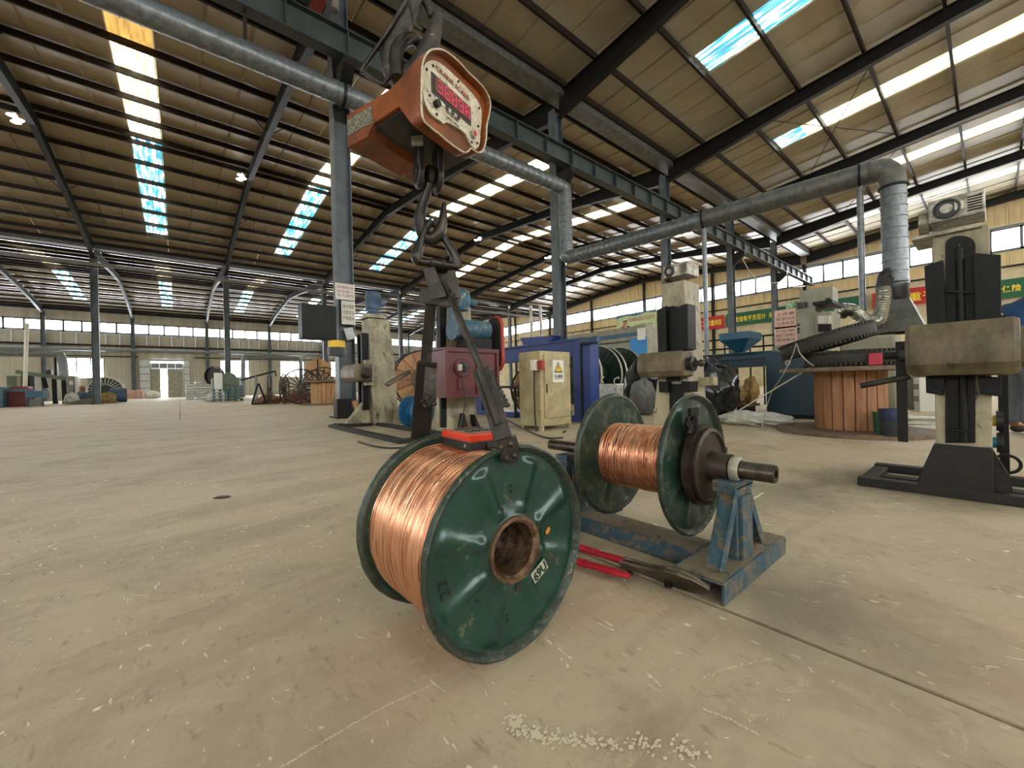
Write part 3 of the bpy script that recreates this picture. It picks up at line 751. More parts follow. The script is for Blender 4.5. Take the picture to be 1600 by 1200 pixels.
ff, fa, fb_ = flange('flange', FC, NV, R, M_green, M_rim, rl)
bf, _, _ = flange('flange', BC, -NV, R, M_green, M_rim, rl)
bmw = MB(); winding(bmw, BC, NV, .224, .020, .338); bmw.build('copper_winding', M_copper, rl, smooth=True, autos=80)
MB().lathe([(.070, -.012), (.079, -.012), (.079, .004), (.070, .004), (.063, -.004), (.063, -.34), (.070, -.34)], FC, NV, 64).build('hub_tube', M_hubm, rl, smooth=True, autos=35)
def fpt(u, v, h=0.): return FC + fa*u + fb_*v + NV*h
holes = [(-.040, .098), (.018, -.100)]
for (u, v) in holes:
    MB().cyl(fpt(u, v, -.022), fpt(u, v, -.0075), .0125, 20).build('drive_hole_disc', M_black, ff)  # black disc on the flange paints the dark of an open hole
for (u, v) in ((.005, .135), (.004, .15), (-.105, -.03), (.088, -.002), (-.02, -.16), (-.018, -.172), (-.105, -.09), (.0, -.225)):
    MB().cyl(fpt(u, v, -.02), fpt(u, v, -.0125), .0035, 10).build('vent_hole_disc', M_black, ff)  # small black discs, again painting the dark of holes
M_rustspot = mat('orange_rust_patch', '#b9742c', .7)
MB().lathe([(0, .0), (.008, .0), (.0082, -.002)], fpt(.128, .008, -.012), NV, 14, rfun=lambda r, h, th, i: (r*(1+.25*math.sin(2*th)), h)).build('rust_patch', M_rustspot, ff)
xd = (fa*.88+fb_*.47).normalized(); ud = (fb_*.88-fa*.47).normalized()
st_ = MB().box(fpt(.092, -.086, -.0112), (.056, .032, .0012), (xd, ud, NV)).build('paper_label', mat('torn_paper_label', '#b9b6a4', .7, 0, '#8f8f7c', 60), ff)
text('69U', .033, fpt(.092, -.086, -.0103) - xd*.026 - ud*.0125, xd, ud, M_green, st_, fit=.050, bold=.0012)
text('22', .034, fpt(-.175, -.055, -.0125), fb_*.97-fa*.24, -fa*.97-fb_*.24, M_black, ff, fit=.042)
# loose end of wire
MB().tube(spline([FC-NV*.02+Vector((-.21, 0, .07)), FC+NV*-.03+Vector((-.227, 0, .05)), FC-NV*.05+Vector((-.229, 0, .02)), FC-NV*.05+Vector((-.228, 0, -.02))]), .0018, 6).build('wire_end', M_copper, rl)

# ---- second reel on a stand
C2 = Vector((1.416, .679, .349)); N2 = Vector((.022, -1, 0)).normalized(); B2 = C2 - N2*.357
r2 = thing('wire_reel', 'green steel reel partly wound with copper wire, mounted on a shaft above the blue stand', 'reel', (1.416, .857, .0986))
f2, a2, b2 = flange('flange', C2, N2, R, M_green2, M_rim, r2, amp=.006, hub=.06)
g2, _, _ = flange('flange', B2, -N2, R, M_green2, M_rim, r2, amp=.006, hub=.06)
# inner cheeks facing the winding
bmw = MB(); winding(bmw, B2, N2, .127, .018, .34); bmw.build('copper_winding', M_copper, r2, smooth=True, autos=80)
brake = thing('brake_drum', 'brown cast brake drum with a spring band clamped on the shaft beside the reel', 'brake', (1.416, .62, .22))
MB().lathe([(.03, .012), (.128, .012), (.128, .040), (.132, .044), (.132, .052), (.118, .056), (.112, .046), (.052, .050), (.047, .115), (.030, .115)], C2, N2, 72).build('drum', M_brownsteel, brake, smooth=True, autos=30)
MB().lathe([(.129, .010), (.141, .010), (.141, .034), (.129, .034)], C2, N2, 72, closed=True).build('brake_band', M_brownsteel, brake, smooth=True, autos=30)
def p2(u, v, h): return C2 + a2*u + b2*v + N2*h
MB().bar(p2(-.10, .135, .022), p2(-.055, .17, .022), .03, .012, N2).bar(p2(-.055, .115, .024), p2(-.125, .165, .024), .03, .01, N2).bar(p2(-.09, .19, .02), p2(-.03, .19, .02), .028, .010, N2).build('band_bracket', M_steel, brake)
sp = []
for i in range(90):
    t = i/89; th = t*9*2*math.pi; q = p2(-.066, .118+.065*t, .026); sp.append(q + a2*.011*math.cos(th) + N2*.011*math.sin(th))
MB().tube(sp, .0022, 6).build('spring', M_steel, brake, smooth=True)
MB().cyl(p2(-.105, .12, .022), p2(-.095, .15, .022), .011, 10).build('bolt', M_steel, brake)
sh = thing('reel_shaft', 'brown turned steel shaft through the mounted reel with a hollow end', 'shaft', (1.42, .9, .32))
pe = C2 + N2*.245
MB().lathe([(.0, -.715), (.024, -.715), (.024, .0), (.029, .0), (.029, .241), (.027, .2455), (.0135, .2455), (.0135, .20), (.0, .20)], C2, N2, 40).build('rod', M_shaft, sh, smooth=True, autos=30)
MB().lathe([(.029, .118), (.040, .118), (.0415, .121), (.0415, .143), (.040, .146), (.033, .146), (.033, .143), (.029, .143)], C2, N2, 40).build('bearing', M_edge, sh, smooth=True, autos=30)
# ---- stand
sx0, sx1 = 1.180, 1.708; hC = .064
stn = thing('reel_stand', 'low blue welded steel channel stand carrying the shaft on braced posts', 'stand', (1.44, .9, 0))
def channel(lo, hi, along):      # inverted U, open underneath
    m = MB(); t = .007; (x0, y0), (x1, y1) = lo, hi
    m.bb((x0, y0, hC-t), (x1, y1, hC))
    if along == 'x': m.bb((x0, y0, 0), (x1, y0+t, hC-t)).bb((x0, y1-t, 0), (x1, y1, hC-t))
    else: m.bb((x0, y0, 0), (x0+t, y1, hC-t)).bb((x1-t, y0, 0), (x1, y1, hC-t))
    return m
channel((sx0, .497), (sx1, .652), 'x').build('base_channel', M_blue, stn, bevel=.002)
channel((sx0, 1.20), (sx1, 1.355), 'x').build('base_channel', M_blue, stn, bevel=.002)
channel((1.335, .655), (1.475, 1.197), 'y').build('cross_channel', M_blue, stn, bevel=.002)
MB().bb((sx0+.008, .507, hC+.0005), (sx1-.008, .642, hC+.002)).build('dusty_top', M_dustblue, stn)
MB().bb((1.343, .66, hC+.0005), (1.467, 1.19, hC+.002)).build('dusty_top', M_dustblue, stn)
for yc, nm in ((.560, 0), (1.275, 1)):
    ztop = .349-.031
    MB().bb((1.362, yc-.032, hC), (1.437+.03, yc+.032, ztop-.03)).build('post', M_blue, stn, bevel=.003)
    m = MB(); m.bb((1.345, yc-.036, ztop-.035), (1.487, yc+.036, ztop-.02)); m.bb((1.345, yc-.036, ztop-.02), (1.374, yc+.036, ztop)); m.bb((1.458, yc-.036, ztop-.02), (1.487, yc+.036, ztop+.002)).bb((1.374, yc-.036, ztop-.02), (1.458, yc+.036, ztop-.0005)); m.build('cradle', M_blue, stn, bevel=.002)
    for sgn in (-1, 1):
        x0 = 1.416+sgn*.165; x1 = 1.416+sgn*.04
        m = MB(); up = Vector((sgn, 0, .5)).normalized()
        m.bar((x0, yc-.004, hC), (x1, yc-.004, ztop-.036), .05, .008, up).bar((x0+.004*sgn, yc-.03, hC), (x1+.004*sgn, yc-.03, ztop-.036), .006, .030, up)
        m.build('brace', M_blue, stn, bevel=.0015)
    MB().bb((1.376, yc-.045, hC), (1.456, yc-.032, ztop-.05)).build('web_plate', M_blue, stn, bevel=.002)
# ---- bolt cutter
bc = thing('bolt_cutter', 'red-handled bolt cutter with worn steel jaws lying on the floor between reel and stand', 'tool', (1.12, .75, 0))
A0, A1 = Vector((1.17, .545, .028)), Vector((1.125, .78, .034))
def lens(p, q, w, h):
    d = (q-p).normalized(); s = Z3.cross(d).normalized(); L = (q-p).length; s = (s*.62+d.cross(s)*.78*-1).normalized(); s.z = abs(s.z)*1.0; nn = d.cross(s).normalized()
    prof = [(0, .15), (.06, .45), (.16, .80), (.30, 1.0), (.45, .92), (.60, .62), (.75, .42), (1.0, .36)]
    ring = [p+d*L*t+s*w*k for t, k in prof] + [p+d*L*t-s*w*k*.95 for t, k in prof[::-1]]
    return MB().prism([r_-nn*h/2 for r_ in ring], nn*h)
lens(Vector((1.182, .535, .034)), Vector((1.115, .80, .044)), .046, .012).build('lower_jaw', M_cutter, bc, bevel=.003)
lens(Vector((1.198, .540, .036)), Vector((1.140, .80, .050)), .040, .012).build('upper_jaw', M_cutter, bc, bevel=.003)
MB().cyl((1.158, .655, .008), (1.160, .655, .050), .012, 16).build('pivot_bolt', M_iron2, bc)
MB().cyl((1.135, .775, .01), (1.137, .775, .056), .009, 12).build('link_bolt', M_iron2, bc)
for dx, z0, z1, nm in ((-.028, .026, .022, 0), (.026, .045, .034, 1)):
    b0 = Vector((1.122+dx*.9, .75, z0)); b1 = Vector((1.095+dx*1.2, .90, z0)); b2_ = Vector((1.03+dx*2.0, 1.42, z1))
    h = MB().tube([b0, b0.lerp(b1, .45), b1], [.011, .019, .015], 12, flat=.6); hh = h.build('handle_head', M_redh, bc, smooth=True)
    MB().tube([b1, b1.lerp(b2_, .6), b2_], [.0135, .0125, .0135], 14).build('handle', M_redh, bc, smooth=True)
# ---- lifting tongs, swivel hook, crane scale and crane hook: they hang one under another above the reel
tg = thing('lifting_tongs', 'greasy dark steel reel-lifting tongs gripping both rims of the green reel', 'tongs', at(690, 470, 1.10))
pa, pb = at(657, 409, 1.085), at(714, 417, 1.12)
MB().cyl(pa, pb, .0115, 20).build('pivot_pin', M_iron2, tg, smooth=True)
for t in (.30, .60):
    q = pa.lerp(pb, t); d = (pb-pa).normalized(); MB().lathe([(.0115, -.003), (.0165, -.003), (.0165, .003), (.0115, .003)], q, d, 20, closed=True).build('washer', M_iron, tg)
MB().cyl(pa.lerp(pb, .33), pa.lerp(pb, .58), .0145, 20).build('sleeve', M_iron2, tg, smooth=True)
# V link from the hook down to both pin ends
l0 = at(675, 352, 1.095); 
MB().tube(spline([pa+Vector((0, 0, -.004)), at(651, 400, 1.085), at(658, 376, 1.09), at(666, 356, 1.092), at(675, 346, 1.095)], 5), rs([.013, .017, .011, .011, .011], 5), 14).build('link_arm', M_iron2, tg, smooth=True)
MB().tube(spline([at(675, 346, 1.095), at(686, 358, 1.105), at(697, 378, 1.11), at(709, 398, 1.115), pb+Vector((0, 0, -.002))], 5), rs([.011, .011, .011, .013, .016], 5), 14).build('link_arm', M_iron2, tg, smooth=True)
def plate(pxs, d, th, nm, m=M_iron):
    P_ = [at(x, y, d) for x, y in pxs]; n = (P_[1]-P_[0]).cross(P_[2]-P_[0]).normalized(); return MB().prism([p-n*th/2 for p in P_], n*th).build(nm, m, tg, bevel=.0015)
plate([(661, 420), (679, 417), (698, 464), (674, 469)], 1.085, .010, 'cheek_plate')
plate([(699, 424), (711, 422), (721, 466), (704, 468), (696, 446)], 1.10, .010, 'cheek_plate')
plate([(679, 419), (702, 422), (700, 440), (692, 447), (683, 440)], 1.13, .012, 'knuckle')
MB().bar(at(661, 464, 1.15), at(712, 470, 1.10), .035, .040).build('cross_bar', M_iron, tg, bevel=.002)
# far leg: bar, welded patch, hooked foot outside the rear rim
La, Lb, Lc = at(674, 474, 1.14), at(664, 580, 1.20), at(657, 686, 1.255)
up = (_r).normalized()
MB().bar(La, Lb, .013, .032, up).build('leg', M_iron, tg, bevel=.002)
MB().bar(at(668, 566, 1.19), Lc, .022, .058, up).build('leg', M_rust, tg, bevel=.003)
MB().prism([at(x, y, 1.175) for x, y in ((664, 572), (681, 576), (681, 626), (660, 634))], _f*.012).build('weld_plate', M_iron, tg, bevel=.002)
bl = MB(); random.seed(5)
for i in range(9): bl.sphere(at(random.uniform(660, 680), random.uniform(618, 636), 1.172), random.uniform(.005, .009), (1, .6, .8), 8, 5)
bl.build('weld_bead', M_iron2, tg, smooth=True)
# near leg: round rod, then a toothed channel with a jaw biting the front rim
Ra, Rb = at(694, 442, 1.105), at(764, 604, 1.03); Rc, Rd = at(752, 578, 1.035), at(796, 716, .965)
MB().cyl(Ra, Rb, .0105, 16).build('leg', M_iron2, tg, smooth=True)
MB().bar(Rc, Rd, .024, .046, up).build('leg', M_iron, tg, bevel=.003)
MB().cyl(at(749, 576, 1.02), at(779, 664, .975), .0105, 14).build('stiffener_rod', M_iron2, tg, smooth=True)
random.seed(11); tt = MB()
p0, p1 = at(757, 576, 1.04), at(788, 636, 1.02)
tt.bar(p0, p1, .018, .020, up)
for i in range(9):
    q = p0.lerp(p1, (i+.5)/9)+_r*.010; tt.sphere(q, .0085, (1.1, .9, .8), 8, 5)
tt.build('toothed_rack', M_iron, tg, smooth=True)
jw = MB(); J = at(797, 712, .952)
jw.prism([at(a_, b_, .940) for a_, b_ in ((775, 690), (806, 682), (812, 700), (809, 722), (798, 727), (786, 722), (783, 708))], _f*.045)
for (a_, b_) in ((784, 700), (798, 694), (804, 712), (792, 716)): jw.sphere(at(a_, b_, .945), .011, (1, .7, .9), 10, 6, fn=lambda d: 1+.15*math.sin(7*d.x+5*d.z))
jw.build('jaw', M_iron2, tg, smooth=True, autos=60)
# swivel hook below the scale
hk = thing('swivel_hook', 'forged steel hook below the crane scale holding the tongs link', 'hook', at(672, 320, 1.09))
def hooktube(pts, rad, m, nm, par, n=6, flat=1.0):
    return MB().tube(spline([at(*p) for p in pts], n), rs(rad, n), 18, flat=flat).build(nm, m, par, smooth=True, autos=70)
hooktube([(672, 262, 1.08), (671, 285, 1.08), (666, 305, 1.083), (659, 325, 1.09), (656, 345, 1.095), (662, 366, 1.10), (674, 374, 1.10), (685, 366, 1.10), (691, 350, 1.10), (693, 332, 1.10), (694, 317, 1.10)],
         [.013, .013, .0115, .014, .017, .0185, .0185, .0175, .014, .010, .005], M_iron2, 'hook', hk)
MB().lathe([(.006, -.010), (.020, -.012), (.027, -.006), (.027, .006), (.020, .012), (.006, .010)], at(672, 275, 1.08), (_r*.9+_f*.4), 24).build('eye', M_iron2, hk, smooth=True)
MB().cyl(at(676, 296, 1.075), at(683, 306, 1.075), .004, 8).build('latch_stub', M_iron, hk)
# ---- crane scale
aS = math.radians(32); SA = Vector((math.cos(YAW-aS), math.sin(YAW-aS), 0)); SN = Vector((math.cos(YAW-aS-math.pi/2), math.sin(YAW-aS-math.pi/2), 0))
SC0 = at(705, 165, 1.0)
def sp_(s, n, t): return SC0 + SA*s - SN*n + Z3*t      # s right on the face, n depth behind the face, t up
cs = thing('crane_scale', 'worn orange digital crane scale with a chipped white display face hanging above the reel', 'scale', sp_(.02, .1, -.09))
outer = [(-.115, -.096), (-.116, -.03), (-.110, .030), (-.090, .070), (-.066, .093), (-.031, .113), (.02, .122), (.06, .120), (.10, .123), (.134, .121), (.156, .110), (.163, .095), (.156, .064), (.142, .022), (.138, -.010), (.130, -.041), (.115, -.064), (.094, -.077), (.066, -.080), (.050, -.096), (.028, -.107), (-.023, -.109), (-.060, -.107), (-.090, -.106)]
def smoothpoly(P_, n=4):
    P_ = [Vector((a_, b_, 0)) for a_, b_ in P_]; N_ = len(P_); out = []
    for i in range(N_):
        a_, b_, c_, d_ = P_[i-1], P_[i], P_[(i+1) % N_], P_[(i+2) % N_]
        for k in range(n):
            t = k/n; q = .5*((2*b_)+(c_-a_)*t+(2*a_-5*b_+4*c_-d_)*t*t+(3*b_-a_-3*c_+d_)*t**3); out.append((q.x, q.y))
    return out
OP = smoothpoly(outer)
cen = (.02, .0)
def ringp(poly, k, n, zs=None): return [sp_(cen[0]+(s-cen[0])*k, n, cen[1]+(t-cen[1])*k) for s, t in poly]
# hood: a rim that stands proud of the recessed plate, then the body narrowing back to the flat rear box
hood = MB(); rings = [ringp(OP, .955, .016), ringp(OP, .965, -.006), ringp(OP, .985, -.010), ringp(OP, 1.0, -.006), ringp(OP, 1.0, .02)]
def rear(k, n):      # morph outline to the rear box section
    o = []
    for s, t in OP:
        ts = max(-.078, min(.004, t*.8-.01)); ss = max(-.118, min(.150, s*1.05)); o.append(sp_(s+(ss-s)*k, n, t+(ts-t)*k))
    return o
rings += [rear(.15, .040), rear(.45, .065), rear(.85, .095), rear(1, .14), rear(1, .235), rear(1.0, .250)]
nO = len(OP)
for r_ in rings: hood.v += r_
for i in range(len(rings)-1):
    for k in range(nO): k2 = (k+1) % nO; hood.f.append((i*nO+k, i*nO+k2, (i+1)*nO+k2, (i+1)*nO+k))
hood.f.append(tuple((len(rings)-1)*nO+k for k in range(nO)))
ho_ = hood.build('housing', M_orange, cs, smooth=True, autos=50)
cut = MB().prism([sp_(-.25, n, t) for n, t in ((.014, -.25), (.014, -.112), (.06, -.046), (.150, -.054), (.178, -.085), (.178, -.25))], SA*.55).build('cut', M_black, cs)
bo = ho_.modifiers.new('b', 'BOOLEAN'); bo.operation = 'DIFFERENCE'; bo.object = cut; bo.solver = 'EXACT'
bpy.context.view_layer.update(); nm_ = bpy.data.meshes.new_from_object(ho_.evaluated_get(bpy.context.evaluated_depsgraph_get())); ho_.modifiers.clear(); ho_.data = nm_; bpy.data.objects.remove(cut)
if nm_.materials: nm_.materials[0] = M_orange
MB().prism([sp_(-.108, n, t) for n, t in ((.052, -.052), (.052, -.030), (.168, -.030), (.168, -.066), (.150, -.060))], SA*.245).build('cavity_dark_block', M_black, cs)  # black block painted in for the shade inside the hollow underside
MB().tube(ringp(OP, .985, -.010)+ringp(OP, .985, -.010)[:2], .0022, 6).build('chipped_lip', M_faceplate, cs, smooth=True)
plate_o = [(-.095, -.040), (-.100, .0), (-.092, .040), (-.070, .066), (-.040, .082), (.02, .088), (.080, .086), (.118, .080), (.132, .062), (.130, .030), (.124, -.005), (.120, -.035), (.104, -.058), (.082, -.060), (.066, -.048), (.052, -.040), (.0, -.046), (-.020, -.052), (-.030, -.062), (-.040, -.060), (-.066, -.062), (-.085, -.055)]
pp = smoothpoly(plate_o, 3)
MB().prism([sp_(cen[0]+(s-cen[0])*.962, .008, cen[1]+(t-cen[1])*.962) for s, t in OP], -SN*.010).build('recess_back', M_orange, cs)
MB().prism([sp_(s, .006, t) for s, t in pp], -SN*.010).build('plate_backing', M_faceplate, cs)
fpz = MB().prism([sp_(s, .001, t) for s, t in pp], -SN*.003).build('face_plate', M_faceplate, cs)
MB().box(sp_(.005, .0005, .016), (.150, .049, .003), (SA, Z3, SN)).build('display_bezel', M_black, fpz)
MB().box(sp_(.008, -.0015, .018), (.136, .038, .002), (SA, Z3, SN)).build('display_window', M_reddisp, fpz)
SEG = {'a': (0, 1, 'h'), 'b': (.5, .5, 'v'), 'c': (.5, -.5, 'v'), 'd': (0, -1, 'h'), 'e': (-.5, -.5, 'v'), 'f': (-.5, .5, 'v'), 'g': (0, 0, 'h')}
for i, segs in enumerate(('abcdg', 'abcdefg', 'abcdefg', 'abcdfg', 'abcefg')):
    mb = MB(); s0 = -.044+i*.0265
    for sg in segs:
        u, v, kind = SEG[sg]; c = sp_(s0+u*.016, -.0032, .018+v*.0145)
        mb.box(c, ((.012, .0028, .0006) if kind == 'h' else (.0028, .0125, .0006)), (SA, Z3, SN))
    mb.build('digit', M_redled, fpz)
text('CRANE SCALE', .0150, sp_(-.056, -.001, .056), SA, Z3, M_redink, fpz, fit=.128, bold=.0002)
text('OCS-TK', .009, sp_(-.022, -.001, -.029), SA, Z3, M_ink, fpz, fit=.045)
text('ZERO  HOLD', .005, sp_(-.022, -.001, -.041), SA, Z3, M_ink, fpz, fit=.05)
MB().box(sp_(-.045, -.0015, -.017), (.026, .010, .002), (SA, Z3, SN)).build('small_label', M_paper, fpz)
for (s, t) in ((-.018, -.017), (.004, -.017), (.026, -.017)): MB().box(sp_(s, -.002, t), (.009, .008, .002), (SA, Z3, SN)).build('key', M_black, fpz)
MB().cyl(sp_(-.058, .0, -.031), sp_(-.058, -.012, -.031), .0085, 20).build('metal_button', M_iron2, fpz, smooth=True)
MB().cyl(sp_(.084, .0, -.030), sp_(.084, -.010, -.030), .0105, 24).build('button_ring', M_edge, fpz)
MB().cyl(sp_(.084, -.009, -.030), sp_(.084, -.012, -.030), .0065, 20).build('red_button', M_red, fpz)
for (s, t) in ((-.086, .034), (-.064, .057), (.03, .079), (.117, .060), (.112, .008), (-.078, -.022), (-.055, -.053), (.080, -.052), (.105, -.042)):
    MB().cyl(sp_(s, .0, t), sp_(s, -.003, t), .003, 10).build('screw', M_black, fpz)
# rating plate on the left side of the body
npm = MB().box(sp_(-.1185, .200, -.030), (.095, .042, .0016), (SN, Z3, SA)).build('rating_plate', mat('etched_rating_plate', '#3a3a30', .4, .3, '#9a9684', 260, detail=2), cs)
# load shackle below and ring above
MB().box(sp_(-.018, .105, -.14), (.018, .060, .15), (SA, SN, Z3)).build('clevis_cheek', M_black, cs, bevel=.006, bseg=3)
MB().box(sp_(.030, .105, -.15), (.016, .060, .16), (SA, SN, Z3)).build('clevis_cheek', M_black, cs, bevel=.006, bseg=3)
for nm, q in (('clevis_cheek', at(652, 280, 1.05)),):
    pass
CK = at(670, 276, 1.08)
dxc = (_r*.9+_f*.43).normalized()
for sg, c in ((-1, CK-dxc*.026), (1, CK+dxc*.026)):
    m = MB(); m.lathe([(0, -.008), (.032, -.008), (.036, -.004), (.036, .004), (.032, .008), (0, .008)], c, dxc, 28); 
    topc = Vector((c.x, c.y, c.z+.135)); m.bar(c, topc, .016, .062, dxc.cross(Z3)); m.build('clevis_cheek', M_black, cs, smooth=True, autos=30, bevel=.002)
cc = CK-dxc*.036
for r_ in (.024, .017, .010): MB().lathe([(r_-.004, 0), (r_-.003, -.004), (r_, -.004), (r_+.001, 0)], cc, dxc, 24, closed=True).build('pin_ring', M_iron, cs, smooth=True)
MB().cyl(CK-dxc*.042, CK+dxc*.040, .009, 18).build('pin', M_iron2, cs, smooth=True)
MB().box(at(652, 214, 1.03), (.030, .006, .045), (_r, _f, Z3)).build('small_label', M_grey, cs)
# remove the two placeholder cheeks built from the plate frame
for o in list(cs.children):
    if o.name.startswith('clevis_cheek') and len(o.data.vertices) == 8: bpy.data.objects.remove(o)
hooktube([(621, 122, 1.10), (619, 100, 1.10), (620, 80, 1.10), (630, 65, 1.11), (644, 61, 1.13), (658, 72, 1.15), (664, 95, 1.16)], [.018, .019, .018, .017, .016, .015, .015], M_iron2, 'top_shackle', cs)
# crane hook
ch = thing('crane_hook', 'big dark forged crane hook carrying the scale shackle', 'hook', at(640, 80, 1.12))
hooktube([(655, -40, 1.13), (647, 0, 1.13), (633, 30, 1.13), (618, 62, 1.13), (610, 88, 1.13), (615, 112, 1.13), (632, 124, 1.13), (652, 112, 1.12), (667, 84, 1.11), (677, 56, 1.10), (684, 30, 1.10), (686, 22, 1.10)],
         [.020, .022, .026, .028, .029, .030, .032, .032, .028, .022, .013, .007], M_iron, 'hook', ch)
hooktube([(652, -30, 1.10), (640, -8, 1.10), (604, 52, 1.10), (568, 106, 1.10), (570, 114, 1.10), (595, 131, 1.10), (601, 130, 1.10), (612, 114, 1.10)], [.006]*8, M_iron2, 'safety_latch', ch, 4)
hooktube([(638, -8, 1.06), (644, 20, 1.06), (649, 38, 1.06), (661, 48, 1.06)], [.0055]*4, M_iron2, 'latch_rod', ch, 5)
hooktube([(655, -5, 1.15), (668, 14, 1.15), (672, 26, 1.15)], [.010, .009, .007], M_iron2, 'latch_spring_rod', ch, 5)
hooktube([(650, -40, 1.16), (655, -8, 1.16), (660, 4, 1.155)], [.016, .018, .014], M_black, 'latch_hinge', ch, 5)
# ---- remote controller on the winding
q0, q1, q2 = onz(692, 693, .478), onz(735, 704, .478), onz(771, 692, .478)
ex = (q1-q0); LX = ex.length; ex.normalize(); ey = Z3.cross(ex); 
if (q2-q1).dot(ey) < 0: ey = -ey
WX = abs((q2-q1).dot(ey))
q0.z = q1.z = .4745
rc = thing('remote_controller', 'orange and black crane remote controller lying on the copper winding', 'remote', (q0+q1)/2+ey*WX/2)
LX, WX = max(LX, .07), max(min(WX, .16), .05)
cR = q0+ex*LX/2+ey*WX/2
MB().box(cR+Z3*.013, (LX, WX, .024), (ex, ey, Z3)).build('black_shell', M_black, rc, bevel=.003)
MB().box(cR+Z3*.0345, (LX*1.03, WX*1.03, .021), (ex, ey, Z3)).build('orange_cover', M_orange2, rc, bevel=.003, bseg=3)
kp = MB().box(cR+Z3*.0457, (LX*.70, WX*.8, .0014), (ex, ey, Z3)).build('keypad_panel', M_greycab, rc)
for i in range(2):
    for j in range(4): MB().box(cR+ex*LX*(-.18+.36*i)+ey*WX*(-.28+.19*j)+Z3*.0475, (LX*.2, WX*.11, .003), (ex, ey, Z3)).build('key', M_black, rc, bevel=.0006)
MB().cyl(q1-ex*.028+Z3*.013, q1-ex*.028-ey*.002+Z3*.013, .005, 14).build('screw', M_edge, rc)
MB().cyl(q1+ey*WX*.45+ex*.0+Z3*.011, q1+ey*WX*.72+ex*.022+Z3*.009, .0085, 16).build('rotary_switch', M_rubber, rc, smooth=True)
MB().cyl(q1+ey*WX*.80+Z3*.018, q1+ey*WX*.80+ex*.010+Z3*.018, .010, 18).build('red_stop_button', M_red, rc, smooth=True)
# ================================================================== MACHINES
def prx(pxs, X, dep): return MB().prism([onx(a, b, X) for a, b in pxs], (dep, 0, 0))
def pry(pxs, Y, dep): return MB().prism([ony(a, b, Y) for a, b in pxs], (0, dep, 0))
def barrel(y0, y1, x, z, r, squeeze=.15):
    """clamp block: rounded bottom, flat sloping top, axis along y"""
    pr = []
    for i in range(17):
        th = math.pi*(1.15+ i/16*1.0) ; 
        pr.append((x + r*math.cos(th)*1.0, z + r*math.sin(th)))
    pr = [(x+r*.9, z+r*.95), (x-r*.75, z+r*1.0), (x-r*1.0, z+r*.55), (x-r*1.12, z+.05*r), (x-r*1.05, z-r*.5), (x-r*.7, z-r*.9), (x+r*.9, z-r*.95)]
    n = len(pr); m = MB(); rows = [(y0, .93), (y0+.02, 1.0), (y1-.02, 1.0), (y1, .93)]
    for yy, k in rows:
        for (a, b) in pr: m.v.append(Vector((x+(a-x)*k, yy, z+(b-z)*k)))
    for i in range(3):
        for k in range(n): k2 = (k+1) % n; m.f.append((i*n+k, i*n+k2, (i+1)*n+k2, (i+1)*n+k))
    m.f.append(tuple(range(n))[::-1]); m.f.append(tuple(3*n+k for k in range(n)))
    return m
def worm_gearbox(par, cx, y0, y1, z0, z1, dep=.20):
    """silver worm reducer lying along y, front face at x=cx"""
    MB().bb((cx, y0, z0), (cx+dep, y1, z1)).build('reducer_case', M_film if False else M_alu, par, bevel=.006)
    h = z1-z0; w = y1-y0
    MB().lathe([(0, 0), (h*.42, 0), (h*.42, -.008), (h*.34, -.010), (h*.33, -.003), (h*.2, -.003), (h*.18, -.008), (0, -.008)], (cx, y1-h*.55, (z0+z1)/2), X3, 28).build('output_ring', M_black, par, smooth=True, autos=30)
    MB().lathe([(0, -.009), (h*.2, -.009), (h*.2, -.004)], (cx, y1-h*.55, (z0+z1)/2), X3, 20).build('output_bore', M_alu, par)
    m = MB()
    for k in range(6): m.bb((cx-.006, y0+.01, z0+h*(.2+.11*k)), (cx, y0+w*.30, z0+h*(.24+.11*k)))
    m.build('cooling_fins', M_steel, par)
    for yy in (y0+.006, y1-.03): 
        for zz in (z0+.004, z1-.02): MB().bb((cx-.006, yy, zz), (cx+.001, yy+.024, zz+.016)).build('mounting_foot', M_alu, par)
    MB().bb((cx-.004, y0+w*.36, z0+h*.35), (cx, y0+w*.52, z0+h*.7)).build('type_plate', M_paper, par)
    MB().lathe([(0, 0), (h*.62, 0), (h*.66, .02), (h*.62, .04), (0, .04)], (cx+dep*.5, y1, (z0+z1)/2-h*.25), Y3, 28).build('motor_flange', M_alu, par, smooth=True, autos=30)
M_alu = mat('oily_cast_aluminium', '#a09a8c', .38, .55, '#6d675c', 18, bump=.3)
def threads(m, x, y, z0, z1, r=.016, p=.02):
    prof = []; n = int((z1-z0)/p)
    for i in range(n): prof += [(r, z0+i*p), (r*1.25, z0+(i+.5)*p)]
    return m.lathe(prof, (x, y, 0), Z3, 14)
# ---- near tower (right)
T1 = thing('payoff_stand', 'tall dark oily payoff tower at the right foreground with a thick cream clamp block', 'machine', (3.25, .11, 0))
def arch(pl, pr_, top, bot, rise, n=8):
    c = (pl+pr_)/2; h = (pr_-pl)/2
    return [(pl, bot)] + [(c-h*math.cos(math.pi*i/n), top-rise*math.sin(math.pi*i/n)) for i in range(n+1)] + [(pr_, bot)]
X1 = 3.10
prx([(1456, 362), (1546, 350), (1547, 400), (1551, 700), (1462, 700), (1458, 420)], X1+.03, .24).build('column', M_cream, T1, bevel=.006)
prx(arch(1477, 1524, 382, 692, 14), X1+.02, .02).build('screw_recess', M_slide, T1)
MB().tube([onx(1499, 380, X1+.01), onx(1506, 690, X1+.01)], .004, 8).build('lead_screw_core', M_iron2, T1)
a_, b_ = onx(1500, 382, X1+.012), onx(1506, 690, X1+.012)
m = MB(); threads(m, a_.x, (a_.y+b_.y)/2, b_.z, a_.z, .014, .012); m.build('lead_screw', M_steel, T1, smooth=True, autos=60)
